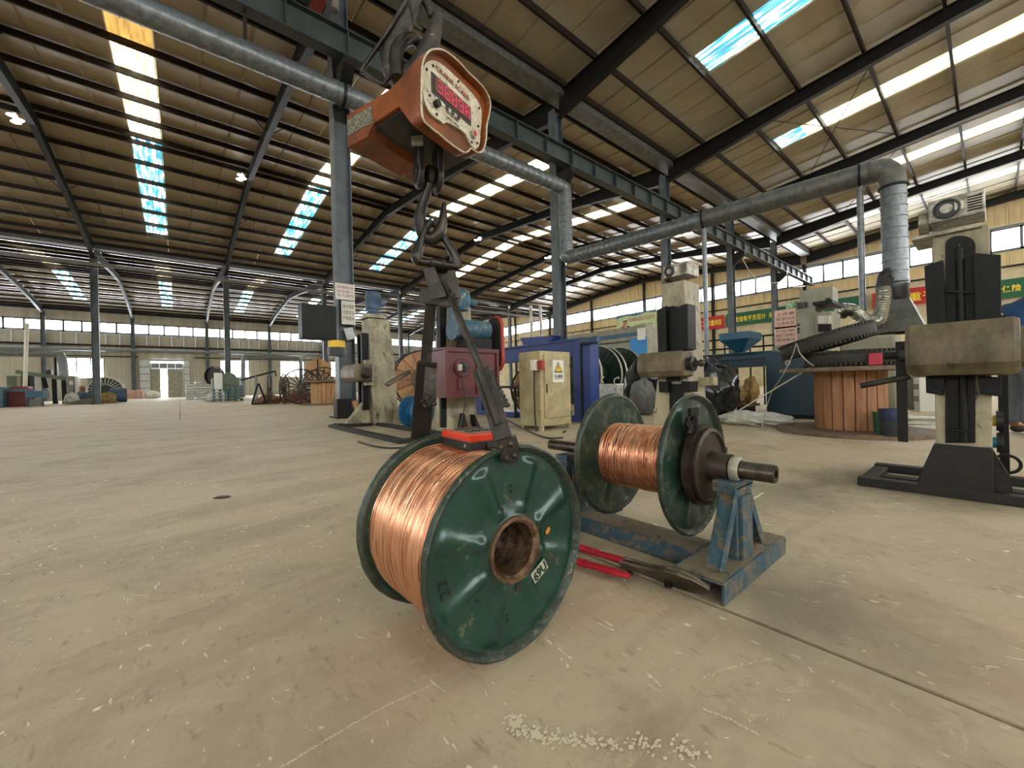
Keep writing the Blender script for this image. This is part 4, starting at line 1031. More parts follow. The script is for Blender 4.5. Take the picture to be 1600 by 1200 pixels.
prx([(1444, 416), (1473, 406), (1479, 510), (1449, 516)], X1-.02, .16).build('slideway', M_slide, T1, bevel=.003)
prx([(1520, 395), (1564, 398), (1565, 506), (1524, 510)], X1-.02, .16).build('slideway', M_slide, T1, bevel=.003)
prx([(1446, 588), (1476, 588), (1474, 618), (1447, 614)], X1-.02, .16).build('slide_foot', M_slide, T1, bevel=.003)
prx([(1528, 588), (1565, 590), (1565, 620), (1531, 616)], X1-.02, .16).build('slide_foot', M_slide, T1, bevel=.003)
for zz in (455, 672): MB().bar(onx(1478, zz, X1+.0), onx(1524, zz+2, X1+.0), .02, .008).build('cross_tie', M_steel, T1)
prx([(1459, 694), (1551, 702), (1553, 776), (1444, 768), (1428, 768)], X1-.015, .27).build('base_block', M_base, T1, bevel=.004)
prx([(1459, 694), (1440, 735), (1426, 768), (1456, 770)], X1+.06, .03).build('gusset', M_base, T1)
prx([(1551, 702), (1578, 745), (1586, 785), (1552, 780)], X1+.06, .03).build('gusset', M_base, T1)
yA, yB = onx(1418, 545, X1-.05).y, onx(1594, 545, X1-.05).y; zc = onx(1500, 547, X1-.03).z; rr = (onx(1500, 504, X1-.05).z-onx(1500, 590, X1-.05).z)/2
barrel(yB, yA, X1-.02, zc, rr).build('clamp_block', M_cream2, T1, smooth=True, autos=25, bevel=.004)
MB().cyl((X1-.02, yA-.01, zc-.01), (X1-.02, yA+.035, zc-.01), .038, 20).build('pintle', M_black, T1, smooth=True)
MB().cyl((X1-.02, yA+.03, zc-.01), (X1-.02, yA+.10, zc-.01), .022, 20).build('pintle_nose', M_steel, T1, smooth=True)
MB().lathe([(0, 0), (.10, 0), (.10, .12), (0, .12)], (X1-.02, yB-.12, zc), Y3, 24).build('rear_drive_cap', M_cream2, T1, smooth=True, autos=30)
p_, q_ = onx(1402, 534, X1-.02), onx(1408, 690, X1-.02)
MB().bb((X1-.03, p_.y-.035, q_.z), (X1-.015, p_.y+.008, p_.z)).build('swing_plate', M_steel, T1, bevel=.004)
MB().cyl(onx(1344, 603, X1-.05), onx(1422, 588, X1-.02), .017, 14).build('pipe_handle', M_iron, T1, smooth=True)
MB().bb((X1+.0, .02, 1.385), (X1+.30, .27, 1.40)).build('top_plate', M_alu, T1)
za = onx(1450, 352, X1).z; 
worm_gearbox(T1, X1, onx(1540, 330, X1).y, onx(1450, 330, X1).y, onx(1500, 340, X1).z, onx(1500, 303, X1).z)
RZ = .05
tr1 = thing('floor_rail_frame', 'grimy steel rail frame on the floor under the near right tower', 'frame', (3.4, .0, 0))
MB().bb((3.08, -.75, 0), (3.16, .52, RZ)).build('rail', M_base, tr1, bevel=.004); MB().bb((3.62, -.75, 0), (3.70, .52, RZ)).build('rail', M_base, tr1, bevel=.004)
MB().bb((3.16, .45, 0), (3.62, .52, RZ-.01)).build('end_bar', M_base, tr1, bevel=.004); MB().bb((3.30, -.75, .0), (3.40, .44, .03)).build('middle_rail', M_rust, tr1)
# ---- partner tower
T2 = thing('payoff_stand', 'cream and grey reel payoff tower in the centre with a horizontal barrel and pintle ball', 'machine', (3.25, 1.68, 0))
prx([(1034, 444), (1069, 437), (1076, 600), (1080, 700), (1016, 700), (1030, 560)], X1+.03, .26).build('column', M_cream, T2, bevel=.006)
MB().prism([onx(1069, 437, X1+.04)+Vector((0, -.004, 0)), onx(1069, 437, X1+.04)+Vector((.24, -.004, -.02)), onx(1080, 700, X1+.04)+Vector((.30, -.004, 0)), onx(1080, 700, X1+.04)+Vector((0, -.004, 0))], (0, .005, 0)).build('side_cheek', M_woodside, T2)
prx(arch(1041, 1062, 484, 596, 6), X1+.02, .02).build('screw_recess', M_slide, T2)
prx([(1045, 600), (1068, 600), (1066, 670), (1047, 670)], X1+.02, .02).build('screw_recess', M_slide, T2)
prx([(1026, 484), (1040, 478), (1042, 548), (1028, 552)], X1-.02, .14).build('slideway', M_slide, T2, bevel=.003)
prx([(1061, 478), (1074, 474), (1075, 545), (1062, 549)], X1-.02, .14).build('slideway', M_slide, T2, bevel=.003)
prx([(1029, 596), (1044, 596), (1044, 613), (1030, 613)], X1-.02, .14).build('slide_foot', M_slide, T2)
prx([(1064, 596), (1078, 596), (1077, 613), (1065, 613)], X1-.02, .14).build('slide_foot', M_slide, T2)
yA2, yB2 = onx(1003, 572, X1-.06).y, onx(1068, 572, X1-.10).y; zc2 = onx(1045, 570, X1-.05).z
barrel(yB2, yA2, X1-.03, zc2, .105).build('clamp_block', M_cream2, T2, smooth=True, autos=25, bevel=.004)
py_ = yB2
MB().lathe([(0, .05), (.062, .05), (.065, .03), (.055, .02), (.05, -.02), (.058, -.03), (.060, -.05), (.045, -.055), (.04, -.045), (.022, -.05), (.020, -.085), (.0, -.085)], (X1-.03, py_, zc2), Y3, 32).build('pintle', M_black, T2, smooth=True, autos=35)
MB().sphere((X1-.03, py_-.105, zc2), .028).build('pintle_ball', M_brownsteel, T2, smooth=True)
worm_gearbox(T2, X1, onx(1074, 425, X1).y, onx(1036, 425, X1).y, onx(1055, 432, X1).z, onx(1055, 412, X1).z)
MB().bb((X1+.08, 1.56, 0), (X1+.5, 1.80, .06)).build('base_block', M_base, T2)
MB().bb((X1+.22, 1.44, .60), (X1+.30, 1.56, .67)).build('side_bracket', M_cream, T2)
tr2 = thing('floor_rail_frame', 'dark rail frame under the central tower mostly hidden by the mounted reel', 'frame', (3.4, 1.7, 0))
MB().bb((3.08, 1.50, 0), (3.16, 2.2, RZ)).build('rail', M_base, tr2); MB().bb((3.62, 1.50, 0), (3.70, 2.2, RZ)).build('rail', M_base, tr2)
# ---- cream tower with blue motor
YT = 6.7
T3 = thing('payoff_stand', 'tall cream reel payoff tower with a blue motor on top beside the papered column', 'machine', (2.7, 6.85, 0))
pry([(576, 497), (607, 499), (616, 560), (624, 662), (587, 664), (580, 600)], YT, .34).build('column', M_cream, T3, bevel=.008)
for a0 in ((596, 663, 604, 668), (616, 661, 628, 664)): pry([(a0[0], 640), (a0[0]+4, 640), (a0[2]+3, 663), (a0[0]-2, 664)], YT-.07, .06).build('gusset', M_cream, T3)
MB().prism([Vector((2.50, 6.7, 0)), Vector((2.50, 7.04, 0)), Vector((1.95, 7.02, .02)), Vector((1.95, 6.72, .02))], (0, 0, .05)).build('foot_plate', M_base, T3)
MB().prism([Vector((2.50, 6.78, .05)), Vector((2.44, 6.78, .45)), Vector((2.10, 6.78, .06))], (0, .16, 0)).build('sloped_foot', M_cream, T3)
p_, q_ = ony(574, 520, YT), ony(582, 640, YT)
MB().bb((2.36, 6.74, q_.z), (2.46, 6.80, p_.z)).build('slideway', M_slide, T3); MB().bb((2.36, 6.94, q_.z), (2.46, 7.0, p_.z)).build('slideway', M_slide, T3)
MB().bb((2.40, 6.80, q_.z), (2.46, 6.94, p_.z)).build('screw_recess', M_slide, T3)
c = ony(567, 583, YT-.15)
barrel(YT-.22, YT+.5, 2.30, c.z, .15).build('clamp_block', M_cream2, T3, smooth=True, autos=25, bevel=.01)
MB().lathe([(0, 0), (.10, 0), (.10, -.03), (.075, -.04), (.07, -.10), (.055, -.11), (.05, -.15), (0, -.15)], (2.32, YT-.20, c.z), Y3, 28).build('pintle', M_brownsteel, T3, smooth=True, autos=30)
MB().prism([(2.36, YT-.1, c.z-.2), (2.50, YT-.1, c.z-.2), (2.50, YT-.1, c.z+.22), (2.36, YT-.1, c.z+.22)], (0, .1, 0)).build('carriage_plate', M_cream, T3)
mt = ony(581, 478, YT+.15)
MB().lathe([(.0, 1.90), (.13, 1.90), (.13, 1.93), (.10, 1.95), (.10, 2.0), (.125, 2.0), (.125, 2.18), (.13, 2.19), (.13, 2.26), (.11, 2.30), (0, 2.30)], (mt.x+.02, YT+.15, .0), Z3, 28, rfun=lambda r, h, th, i: (r*(1+.04*math.sin(16*th)) if i in (5, 6) else r, h)).build('motor', M_motor2, T3, smooth=True, autos=30)
MB().bb((mt.x+.13, YT+.08, 2.08), (mt.x+.22, YT+.2, 2.18)).build('terminal_box', M_motor2, T3, bevel=.005)
MB().bb((mt.x-.14, YT+.0, 1.84), (mt.x+.17, YT+.30, 1.90)).build('motor_plate', M_cream, T3)
# ---- gearbox tower
YG = 4.6
T4 = thing('payoff_stand', 'payoff tower with a maroon gearbox, blue motors and a red belt guard behind the tongs', 'machine', (3.0, 4.8, 0))
pry([(700, 455), (734, 455), (746, 672), (698, 676), (698, 560)], YG+.02, .30).build('column', M_cream, T4, bevel=.006)
pry([(722, 672), (726, 646), (733, 673)], YG-.10, .12).build('gusset', M_base, T4); pry([(745, 672), (742, 648), (753, 672)], YG-.10, .12).build('gusset', M_base, T4)
pry([(687, 470), (694, 470), (698, 668), (690, 668)], YG+.02, .05).build('slideway', M_slide, T4); pry([(695, 475), (699, 475), (702, 660), (699, 660)], YG+.15, .05).build('slideway', M_red, T4)
gx0, gx1 = ony(697, 580, YG-.45).x, ony(779, 580, YG-.45).x; gz0, gz1 = ony(740, 620, YG-.45).z, ony(740, 547, YG-.45).z
gb = MB().bb((gx0, YG-.43, gz0), (gx1, YG+.01, gz1)).build('gearbox', M_gearbox, T4, bevel=.008)
mm = MB(); t = .03
mm.bb((gx0-.01, YG-.455, gz0), (gx0+t, YG-.43, gz1)).bb((gx1-t, YG-.455, gz0), (gx1+.01, YG-.43, gz1)).bb((gx0+t, YG-.455, gz1-t), (gx1-t, YG-.43, gz1)).bb((gx0+t, YG-.455, gz0), (gx1-t, YG-.43, gz0+t)).bb((gx0+(gx1-gx0)*.56, YG-.45, gz0+t), (gx0+(gx1-gx0)*.59, YG-.43, gz1-t))
mm.build('cover_frame', M_gearbox, gb, bevel=.002)
MB().bb((gx0-.015, YG-.46, gz1), (gx1+.015, YG+.02, gz1+.02)).build('gearbox_lid', M_gearbox, gb)
gc = Vector((gx0+(gx1-gx0)*.30, YG-.43, gz0+(gz1-gz0)*.62))
MB().lathe([(0, -.022), (.105, -.022), (.115, -.016), (.115, 0)], gc, Y3, 32).build('bearing_cover', M_gearbox, gb, smooth=True, autos=30)
MB().lathe([(0, -.07), (.02, -.07), (.02, -.055), (.060, -.055), (.065, -.045), (.065, -.02), (.0, -.02)], gc+Vector((.01, 0, .01)), Y3, 28).build('shaft_hub', M_iron, gb, smooth=True, autos=30)
for i in range(10):
    th = i*math.pi/5; MB().cyl(gc+Vector((math.cos(th)*.082, -.012, math.sin(th)*.082)), gc+Vector((math.cos(th)*.082, -.018, math.sin(th)*.082)), .006, 8).build('bolt', M_steel, gb)
MB().box(gc+Vector((0, -.006, -.19)), (.13, .012, .15)).build('inspection_plate', M_gearbox, gb, bevel=.02)
for i in (-1, 1):
    for j in (-1, 1): MB().cyl(gc+Vector((i*.05, -.012, -.19+j*.06)), gc+Vector((i*.05, -.018, -.19+j*.06)), .005, 8).build('bolt', M_steel, gb)
MB().box(gc+Vector((-.075, -.06, .0)), (.05, .05, .08)).build('sensor_block', M_edge, gb, bevel=.004)
MB().tube(spline([gc+Vector((-.05, -.06, -.03)), gc+Vector((-.035, -.07, -.2)), gc+Vector((-.02, -.08, -.42)), gc+Vector((-.05, -.05, -.62)), gc+Vector((-.10, -.05, -.80))]), .008, 8).build('cable', M_black, T4, smooth=True)
# blue gear motor lying above the gearbox
mc0, mc1 = ony(706, 513, YG-.25), ony(762, 513, YG-.25); zz = mc0.z-.0
MB().lathe([(0, 0), (.15, 0), (.155, .01), (.155, .05), (.14, .06), (.115, .09), (.125, .12), (.128, .30), (.128, mc1.x-mc0.x-.02), (.10, mc1.x-mc0.x), (0, mc1.x-mc0.x)], (mc0.x, YG-.25, zz), X3, 30).build('motor', M_motor, T4, smooth=True, autos=30)
MB().bb((mc0.x+.15, YG-.36, gz1+.01), (mc1.x-.02, YG-.12, zz-.12)).build('motor_foot', M_steel, T4)
v0 = ony(722, 470, YG-.2)
MB().lathe([(.0, -.10), (.07, -.10), (.09, -.06), (.105, -.02), (.105, .10), (.09, .15), (.05, .18), (0, .185)], (v0.x, YG-.2, v0.z-.03), Z3, 24).build('motor_head', M_motor, T4, smooth=True, autos=40)
MB().cyl((v0.x+.05, YG-.2, v0.z+.0), (v0.x+.20, YG-.2, v0.z-.02), .055, 20).build('side_motor', M_motor, T4, smooth=True)
MB().cyl((mc0.x+.07, YG-.2, zz+.1), (mc0.x+.07, YG-.2, v0.z-.1), .075, 20).build('neck', M_motor, T4, smooth=True)
tm = ony(688, 430, YG+.1)
MB().lathe([(0, -.30), (.075, -.30), (.085, -.05), (.095, 0), (.095, .10), (.08, .13), (0, .135)], (tm.x, YG+.1, tm.z), Z3, 24).build('top_motor', M_motor2, T4, smooth=True, autos=40)
MB().cyl((tm.x, YG+.1, tm.z+.10), (tm.x, YG+.1, tm.z+.18), .098, 24).build('motor_cap', M_motor, T4, smooth=True)
MB().bb((tm.x-.1, YG+.02, tm.z-.36), (tm.x+.3, YG+.30, tm.z-.30)).build('motor_plate', M_cream, T4)
MB().bb((tm.x-.02, YG+.06, gz1), (tm.x+.1, YG+.2, tm.z-.35)).build('motor_post', M_slide, T4)
def stadium(n=12, r=.1, h=.5):
    return [(r*math.cos(math.pi*i/n), h/2+r*math.sin(math.pi*i/n)) for i in range(n+1)] + [(-r*math.cos(math.pi*i/n), -h/2-r*math.sin(math.pi*i/n)) for i in range(n+1)]
g0 = ony(772, 538, YG-.28)
st_p = [(g0.x, YG-.28+a*1.0, g0.z+b) for a, b in stadium(12, .17, .43)]
MB().prism(st_p, (.05, 0, 0)).build('belt_guard', M_guard, T4, bevel=.008)
MB().prism([(g0.x-.01, YG-.28+a*1.0, g0.z+b) for a, b in stadium(12, .15, .43)], (.012, 0, 0)).build('guard_opening', M_black, T4)
# its far clamp cone and slotted link
cC = ony(655, 575, YG+.55)
MB().lathe([(0, 0), (.10, 0), (.16, .10), (.17, .42), (.12, .5), (0, .5)], cC, Vector((1, 0, 0)), 26).build('clamp_cone', M_cream2, T4, smooth=True, autos=40)
MB().bar(ony(603, 602, YG+.5), ony(640, 580, YG+.5), .05, .12, Y3).build('slotted_link', M_cream2, T4, bevel=.02)
MB().bar(ony(609, 598, YG+.46), ony(630, 586, YG+.46), .03, .03, Y3).build('slot', M_black, T4)
tr3 = thing('floor_rail_frame', 'dark floor rail running between the cream tower and the gearbox tower', 'frame', (2.2, 5.6, 0))
MB().bb((1.90, 4.3, 0), (2.0, 7.1, .05)).build('rail', M_base, tr3); MB().bb((2.55, 4.3, 0), (2.65, 7.1, .05)).build('rail', M_base, tr3)
MB().bb((2.0, 7.0, 0), (2.55, 7.1, .05)).build('end_bar', M_base, tr3); MB().bb((2.0, 4.3, 0), (2.55, 4.4, .05)).build('end_bar', M_base, tr3)
# cardboard tube by the tower foot and a blue drum between the towers
tag(MB().lathe([(.085, 0), (.10, 0), (.10, .42), (.085, .42)], ony(573, 650, 7.4)+Vector((-.05, 0, -.1)), Vector((-.25, .1, 1)), 20, closed=True).build('cardboard_tube', M_woodpale, None, smooth=True, autos=30), 'pale cardboard tube leaning at the foot of the cream tower', 'tube')
bd = ony(648, 622, 6.0)
bdm = MB().lathe([(0, -.05), (.05, -.05), (.05, -.03), (.24, -.03), (.25, -.02), (.25, 0), (.12, .0), (.12, .25), (.25, .25), (.25, .28), (0, .28)], Vector((bd.x, 5.75, .25)), Vector((-.3, 1, 0)), 36).build('small_reel', M_bluedrum, None, smooth=True, autos=30)
tag(bdm, 'small blue steel reel standing between the cream tower and the gearbox tower', 'reel')
# ---- beige electric cabinet
CA, CB = onz(846, 674), onz(893, 667.5); CX = (CB-CA).normalized(); CN = Vector((CX.y, -CX.x, 0)); CW = (CB-CA).length; CH = ony(846, 548, CA.y).z
cab = thing('electric_cabinet', 'beige steel electric cabinet with a yellow lightning warning sign', 'cabinet', CA+CX*CW/2)
cbod = MB().box(CA+CX*CW/2-CN*.21+Z3*(CH/2+.03), (CW, .42, CH-.06), (CX, CN, Z3)).build('body', M_cab, cab, bevel=.006)
door = MB().box(CA+CX*(CW*.53)+CN*.012+Z3*(CH/2+.06), (CW*.84, .022, CH-.22), (CX, CN, Z3)).build('door', M_cab, cab, bevel=.004)
MB().box(CA+CX*CW*.16+CN*.026+Z3*CH*.53, (.022, .012, .12), (CX, CN, Z3)).build('handle', M_steel, door, bevel=.004)
for zf in (.2, .82): MB().box(CA+CX*CW*.955+CN*.026+Z3*CH*zf, (.018, .012, .05), (CX, CN, Z3)).build('hinge', M_steel, door)
lv = MB()
for k in range(4):
    for s_ in (.27, .80): lv.box(CA+CX*CW*s_+CN*.026+Z3*(CH*.82+k*.022), (.07, .006, .008), (CX, CN, Z3))
lv.build('louvres', M_greycab, door)
for sx in (.05, .95): MB().box(CA+CX*CW*sx-CN*.03+Z3*.03, (.05, .06, .06), (CX, CN, Z3)).build('foot', M_cab, cab)
MB().box(CA+CX*CW/2-CN*.39+Z3*.03, (CW*.9, .04, .06), (CX, CN, Z3)).build('foot', M_cab, cab)
sc_ = CA+CX*CW*.54+CN*.026+Z3*CH*.745; sW, sH = CW*.36, CH*.285
sg = MB().box(sc_, (sW, .003, sH), (CX, CN, Z3)).build('warning_sign', M_sign, cab)
def tri(c, h, m, nm, o): 
    return MB().prism([c+CX*(-h*.58)-Z3*h*.4+CN*o, c+CX*(h*.58)-Z3*h*.4+CN*o, c+Z3*h*.6+CN*o], CN*.001).build(nm, m, sg)
tri(sc_+Z3*sH*.14, sH*.50, M_ink, 'triangle_border', .002); tri(sc_+Z3*sH*.14, sH*.38, M_yellow, 'triangle', .0035)
bz = sc_+Z3*sH*.17+CN*.005
MB().prism([bz+CX*.008+Z3*.055, bz-CX*.014-Z3*.005, bz-CX*.001-Z3*.003, bz-CX*.008-Z3*.045, bz+CX*.013+Z3*.008, bz+CX*.001+Z3*.007], CN*.001).build('lightning_bolt', M_ink, sg)
text('当心触电', .05, sc_-CX*sW*.38-Z3*sH*.28+CN*.002, CX, Z3, M_ink, sg, fit=sW*.76, bold=.001)
text('DANGER ELECTRIC SHOCK', .02, sc_-CX*sW*.38-Z3*sH*.36+CN*.002, CX, Z3, M_ink, sg, fit=sW*.76)
sb = CA-CN*.05+Z3*(CH*.82)
MB().box(sb-CX*.05, (.10, .07, .14), (CX, CN, Z3)).build('socket_box', M_sign, cab, bevel=.005)
MB().box(sb-CX*.02+CN*.09, (.07, .08, .12), (CX, CN, Z3)).build('red_socket', M_hoist, cab, bevel=.005)
MB().tube(spline([sb-CX*.06-Z3*.05, sb-CX*.07-Z3*.5, sb-CX*.05-Z3*.85, sb-CX*.03+CN*.1-Z3*1.02, sb+CX*.1+CN*.4-Z3*(sb.z-.02)]), .012, 8).build('cable', M_black, cab, smooth=True)
# ---- royal blue portal
bf = thing('portal_frame', 'royal blue steel portal frame behind the beige cabinet', 'frame', (5.1, 5.5, 0))
ZB = 1.36
MB().bb((5.0, 4.06, 0), (5.22, 4.42, ZB)).build('post', M_frameblue, bf, bevel=.006)
MB().bb((5.0, 7.05, 0), (5.22, 7.45, ZB)).build('post', M_frameblue, bf, bevel=.006)
MB().bb((5.0, 4.42, ZB-.28), (5.22, 7.05, ZB)).build('beam', M_frameblue, bf, bevel=.006)
MB().bb((4.97, 4.2, ZB-.02), (5.25, 7.45, ZB+.015)).build('beam_flange', M_frameblue, bf)
MB().bb((5.0, 4.42, 0), (5.22, 7.05, .10)).build('sill', M_frameblue, bf)
MB().bb((4.985, 4.22, .05), (5.0, 4.25, ZB-.05)).build('post_slot', M_steel, bf)
a_, b_ = onx(815, 520, 5.1), onx(866, 520, 5.1)
MB().prism([onx(812, 528, 5.02), onx(866, 524, 5.02), onx(862, 532, 5.02), onx(845, 538, 5.02), onx(832, 538, 5.02), onx(818, 540, 5.02)], (.2, 0, 0)).build('saddle_plate', M_frameblue, bf, bevel=.005)
for px_ in (831, 846): MB().cyl(onx(px_, 530, 5.1), onx(px_-2, 478, 5.1), .028, 14).build('guide_rod', M_alu, bf, smooth=True)
mo = onx(915, 533, 4.95)
MB().lathe([(0, -.02), (.055, -.02), (.06, 0), (.06, .30), (.045, .33), (0, .33)], (4.97, mo.y-.22, mo.z), Y3, 24).build('motor', M_motor2, bf, smooth=True, autos=35)
# ---- teal extruder
EX = 7.35
ex_ = thing('extruder', 'dark teal extruder cabinet with long barrel housing and a feed hopper', 'machine', (7.8, 2.3, 0))
e0, e1 = onx(1197, 600, EX).y, onx(1288, 600, EX).y; ez = onx(1230, 549, EX).z
eb = MB().bb((EX, e1, .06), (EX+1.1, e0, ez)).build('cabinet', M_teal, ex_, bevel=.008)
MB().bb((EX+.08, e1+.1, 0), (EX+1.0, e0-.1, .06)).build('plinth', M_steel, ex_)
MB().bb((EX-.012, e1+.06, .14), (EX, e0-.06, ez-.30)).build('door', M_teal, eb, bevel=.003)
b0 = onx(1128, 560, EX+.3).y; z0_, z1_ = onx(1150, 574, EX+.25).z, onx(1150, 551, EX+.25).z
MB().prism([(EX+.25, e0, z0_), (EX+.25, e0, z1_-.06), (EX+.34, e0, z1_), (EX+.62, e0, z1_), (EX+.70, e0, z1_-.06), (EX+.70, e0, z0_)], (0, b0-e0-.02, 0)).build('barrel_housing', M_teal, ex_, bevel=.004)
MB().bb((EX+.235, b0, (z0_+z1_)/2-.01), (EX+.25, e0, (z0_+z1_)/2+.005)).build('seam', M_steel, ex_)
MB().cyl((EX+.48, b0-.02, (z0_+z1_)/2), (EX+.48, b0+.45, (z0_+z1_)/2), .14, 20).build('screw_barrel', M_black, ex_, smooth=True)
h0, h1 = onx(1124, 530, EX+.2).y, onx(1171, 530, EX+.2).y; hz1 = onx(1150, 519, EX+.2).z; hz0 = onx(1150, 530, EX+.2).z; hzb = onx(1150, 550, EX+.3).z
hd_ = MB(); hc_ = ((h0+h1)/2, EX+.48)
def sq(y0, y1, x0, x1, z): return [(x0, y0, z), (x1, y0, z), (x1, y1, z), (x0, y1, z)]
hd_.add(sq(h1, h0, EX+.18, EX+.78, hz1)+sq(h1, h0, EX+.18, EX+.78, hz0)+sq(hc_[0]-.06, hc_[0]+.06, hc_[1]-.06, hc_[1]+.06, hzb), [(3, 2, 1, 0)]+[(i, (i+1) % 4, 4+(i+1) % 4, 4+i) for i in range(4)]+[(4+i, 4+(i+1) % 4, 8+(i+1) % 4, 8+i) for i in range(4)]+[(8, 9, 10, 11)])
hd_.build('hopper', M_teall, ex_, bevel=.004)
# ---- grey control cabinet and panel above
GX = 8.6
gcab = thing('control_cabinet', 'olive grey control cabinet with pink paper notices and rows of small meters', 'cabinet', (GX+.3, 1.9, 0))
def gp(px, py): return onx(px, py, GX)
y0_, y1_ = gp(1275, 500).y, gp(1209, 500).y; zt_ = gp(1240, 484).z
MB().bb((GX, y0_, 0), (GX+.6, y1_, zt_)).build('body', M_greycab, gcab, bevel=.008)
MB().bb((GX-.08, gp(1302, 500).y, gp(1290, 530).z), (GX+.5, gp(1276, 500).y, gp(1290, 488).z)).build('meter_panel', M_greycab, gcab, bevel=.006)
for i in range(4):
    for j in range(2):
        c = gp(1283+i*5.0, 500+j*13); MB().box((GX-.085, c.y, c.z), (.012, .052, .13)).build('meter', M_paper if j == 0 else M_slide, gcab)
MB().bb((GX-.25, gp(1306, 480).y, zt_+.0), (GX+.6, gp(1276, 480).y, zt_+.05)).build('canopy', M_steel, gcab)
for (c0_, c1_, lines) in (((1210, 486), (1244, 511), ['工作票', '禁止操作合闸', '注意安全']), ((1210, 512), (1246, 537), ['禁止无关人员操作', '使用工具须清洁', '保持整洁'])):
    a_, b_ = gp(*c0_), gp(*c1_); notice(gcab, (GX-.004, (a_.y+b_.y)/2, (a_.z+b_.z)/2), abs(a_.y-b_.y), abs(a_.z-b_.z), M_pinkpaper, lines, M_ink, (-1, 0, 0))
for i, pz in enumerate((508, 514, 519)): MB().cyl(gp(1248, pz), gp(1248, pz)+Vector((-.03, 0, 0)), .022, 12).build('knob', M_black, gcab)
pb_ = thing('panel_box', 'plain grey switch box standing on top of the control cabinet', 'box', (GX+.3, 1.7, zt_+.05))
pa0, pa1 = gp(1246, 480), gp(1298, 445)
MB().bb((GX+.12, pa1.y, zt_+.002), (GX+.5, pa0.y, pa1.z)).build('housing', M_greycab, pb_, bevel=.006)
MB().bb((GX+.10, pa1.y+.03, zt_+.02), (GX+.12, pa1.y+.10, pa1.z-.2)).build('relay_block', M_black, pb_)
c = gp(1231, 478)
tag(MB().lathe([(0, 0), (.10, 0), (.10, .02), (.095, .02), (.095, .15), (.10, .15), (.10, .17), (0, .17)], (GX+.25, c.y, zt_+.003), Z3, 24).build('wire_spool', mat('green_striped_tape', '#4f8a4a', .5, 0, '#b5c9a8', 30), None, smooth=True, autos=30), 'green spool standing on the control cabinet left of the grey box', 'spool')
c = gp(1251, 478)
tag(MB().lathe([(0, 0), (.075, 0), (.085, .11), (.078, .11), (.07, .01), (0, .01)], (GX+.06, c.y, zt_+.003), Z3, 20).build('black_pot', M_black, None, smooth=True), 'small black pot on the control cabinet beside the grey box', 'pot')
ho = thing('flexible_hose', 'crinkled silver flexible hose curving below the big duct', 'hose', at(1350, 505, 7.5))
def bellows(pts, r, n=60):
    P_ = spline(pts, n//(len(pts)-1)); return MB().tube(P_, [r*(1+.10*((i % 2)*2-1)) for i in range(len(P_))], 18)
bellows([at(1381, 448, 7.7), at(1380, 475, 7.6), at(1372, 500, 7.5), at(1352, 500, 7.5), at(1334, 486, 7.6), at(1318, 484, 7.7), at(1312, 492, 7.8)], .115, 84).build('hose', M_foil, ho, smooth=True)
MB().tube(spline([at(1392, 428, 7.6), at(1385, 432, 7.65), at(1381, 449, 7.7)], 6), .13, 18).build('black_elbow', M_black, ho, smooth=True)
# ---- round machine bodies behind the table
gm = thing('takeup_machine', 'pale grey machine housing behind the old tyres', 'machine', (9.3, 1.2, 0))
MB().bb((9.35, gp(1400, 500).y*1.09, 0), (9.9, gp(1310, 500).y*1.09, 1.35)).build('housing', M_greycab, gm, bevel=.05, bseg=4)
# ---- wooden reel as a table
wc = Vector((5.99, 1.06, 0)); RW = .695
wr = thing('wooden_cable_reel', 'big wooden cable reel with upright brown staves used as a table', 'reel', wc)
MB().lathe([(0, .0), (RW+.03, .0), (RW+.03, .045), (0, .045)], wc, Z3, 64, rfun=lambda r, h, th, i: (r+.006*math.sin(9*th) if r > .1 else r, h)).build('bottom_disc', M_wood2, wr, bevel=.004)
MB().lathe([(0, .705), (RW-.02, .705), (RW-.02, .75), (0, .75)], wc, Z3, 64).build('top_disc', M_wood2, wr, bevel=.004)
ns = 20; rs_ = .315; st0 = None
for i in range(ns):
    th = 2*math.pi*(i+.5)/ns; w = 2*math.pi*rs_/ns-.006
    o = MB().box(wc+Vector((math.cos(th)*rs_, math.sin(th)*rs_, .375)), (.025, w, .658), (Vector((math.cos(th), math.sin(th), 0)), Vector((-math.sin(th), math.cos(th), 0)), Z3)).build('stave', M_wood, wr, bevel=.003, bseg=1)
def tyre(c, axis, R_, r_, nm, lb):
    t = thing(nm, lb, 'tyre', c); prof = []
    for i in range(20):
        a = 2*math.pi*i/20; cx, cz = math.cos(a), math.sin(a)
        prof.append((R_-r_+r_*math.copysign(abs(cx)**.6, cx), r_*.95*math.copysign(abs(cz)**.75, cz)))
    MB().lathe(prof, c, axis, 72, closed=True).build('tyre_body', M_tyre, t, smooth=True, autos=60)
    m = MB()
    ax = Vector(axis).normalized(); a = ax.cross(X3).normalized(); b = ax.cross(a)
    for i in range(72):
        th = 2*math.pi*i/72; d = a*math.cos(th)+b*math.sin(th); tt_ = ax.cross(d)
        for sg in (-1, 1): m.box(Vector(c)+d*(R_-.004)+ax*r_*.75*sg, (.022, .018, r_*.30), (d, tt_, ax))
    m.build('tread_blocks', M_tyre, t, kind='stuff')
    return t
tyre((5.93, .99, .845), (0, 0, 1), .47, .092, 'old_tyre', 'flat black tyre lying on the wooden reel under the tilted one')
tyre((5.98, 1.27, 1.07), Vector((-.08, .27, 1)), .47, .095, 'old_tyre', 'dusty black tyre tilted on top of the lower tyre')
tag(MB().box((5.50, .76, .815), (.08, .10, .12)).build('red_block', M_red, None, bevel=.008), 'small red plastic block on the wooden reel at the foot of the lower tyre', 'block')
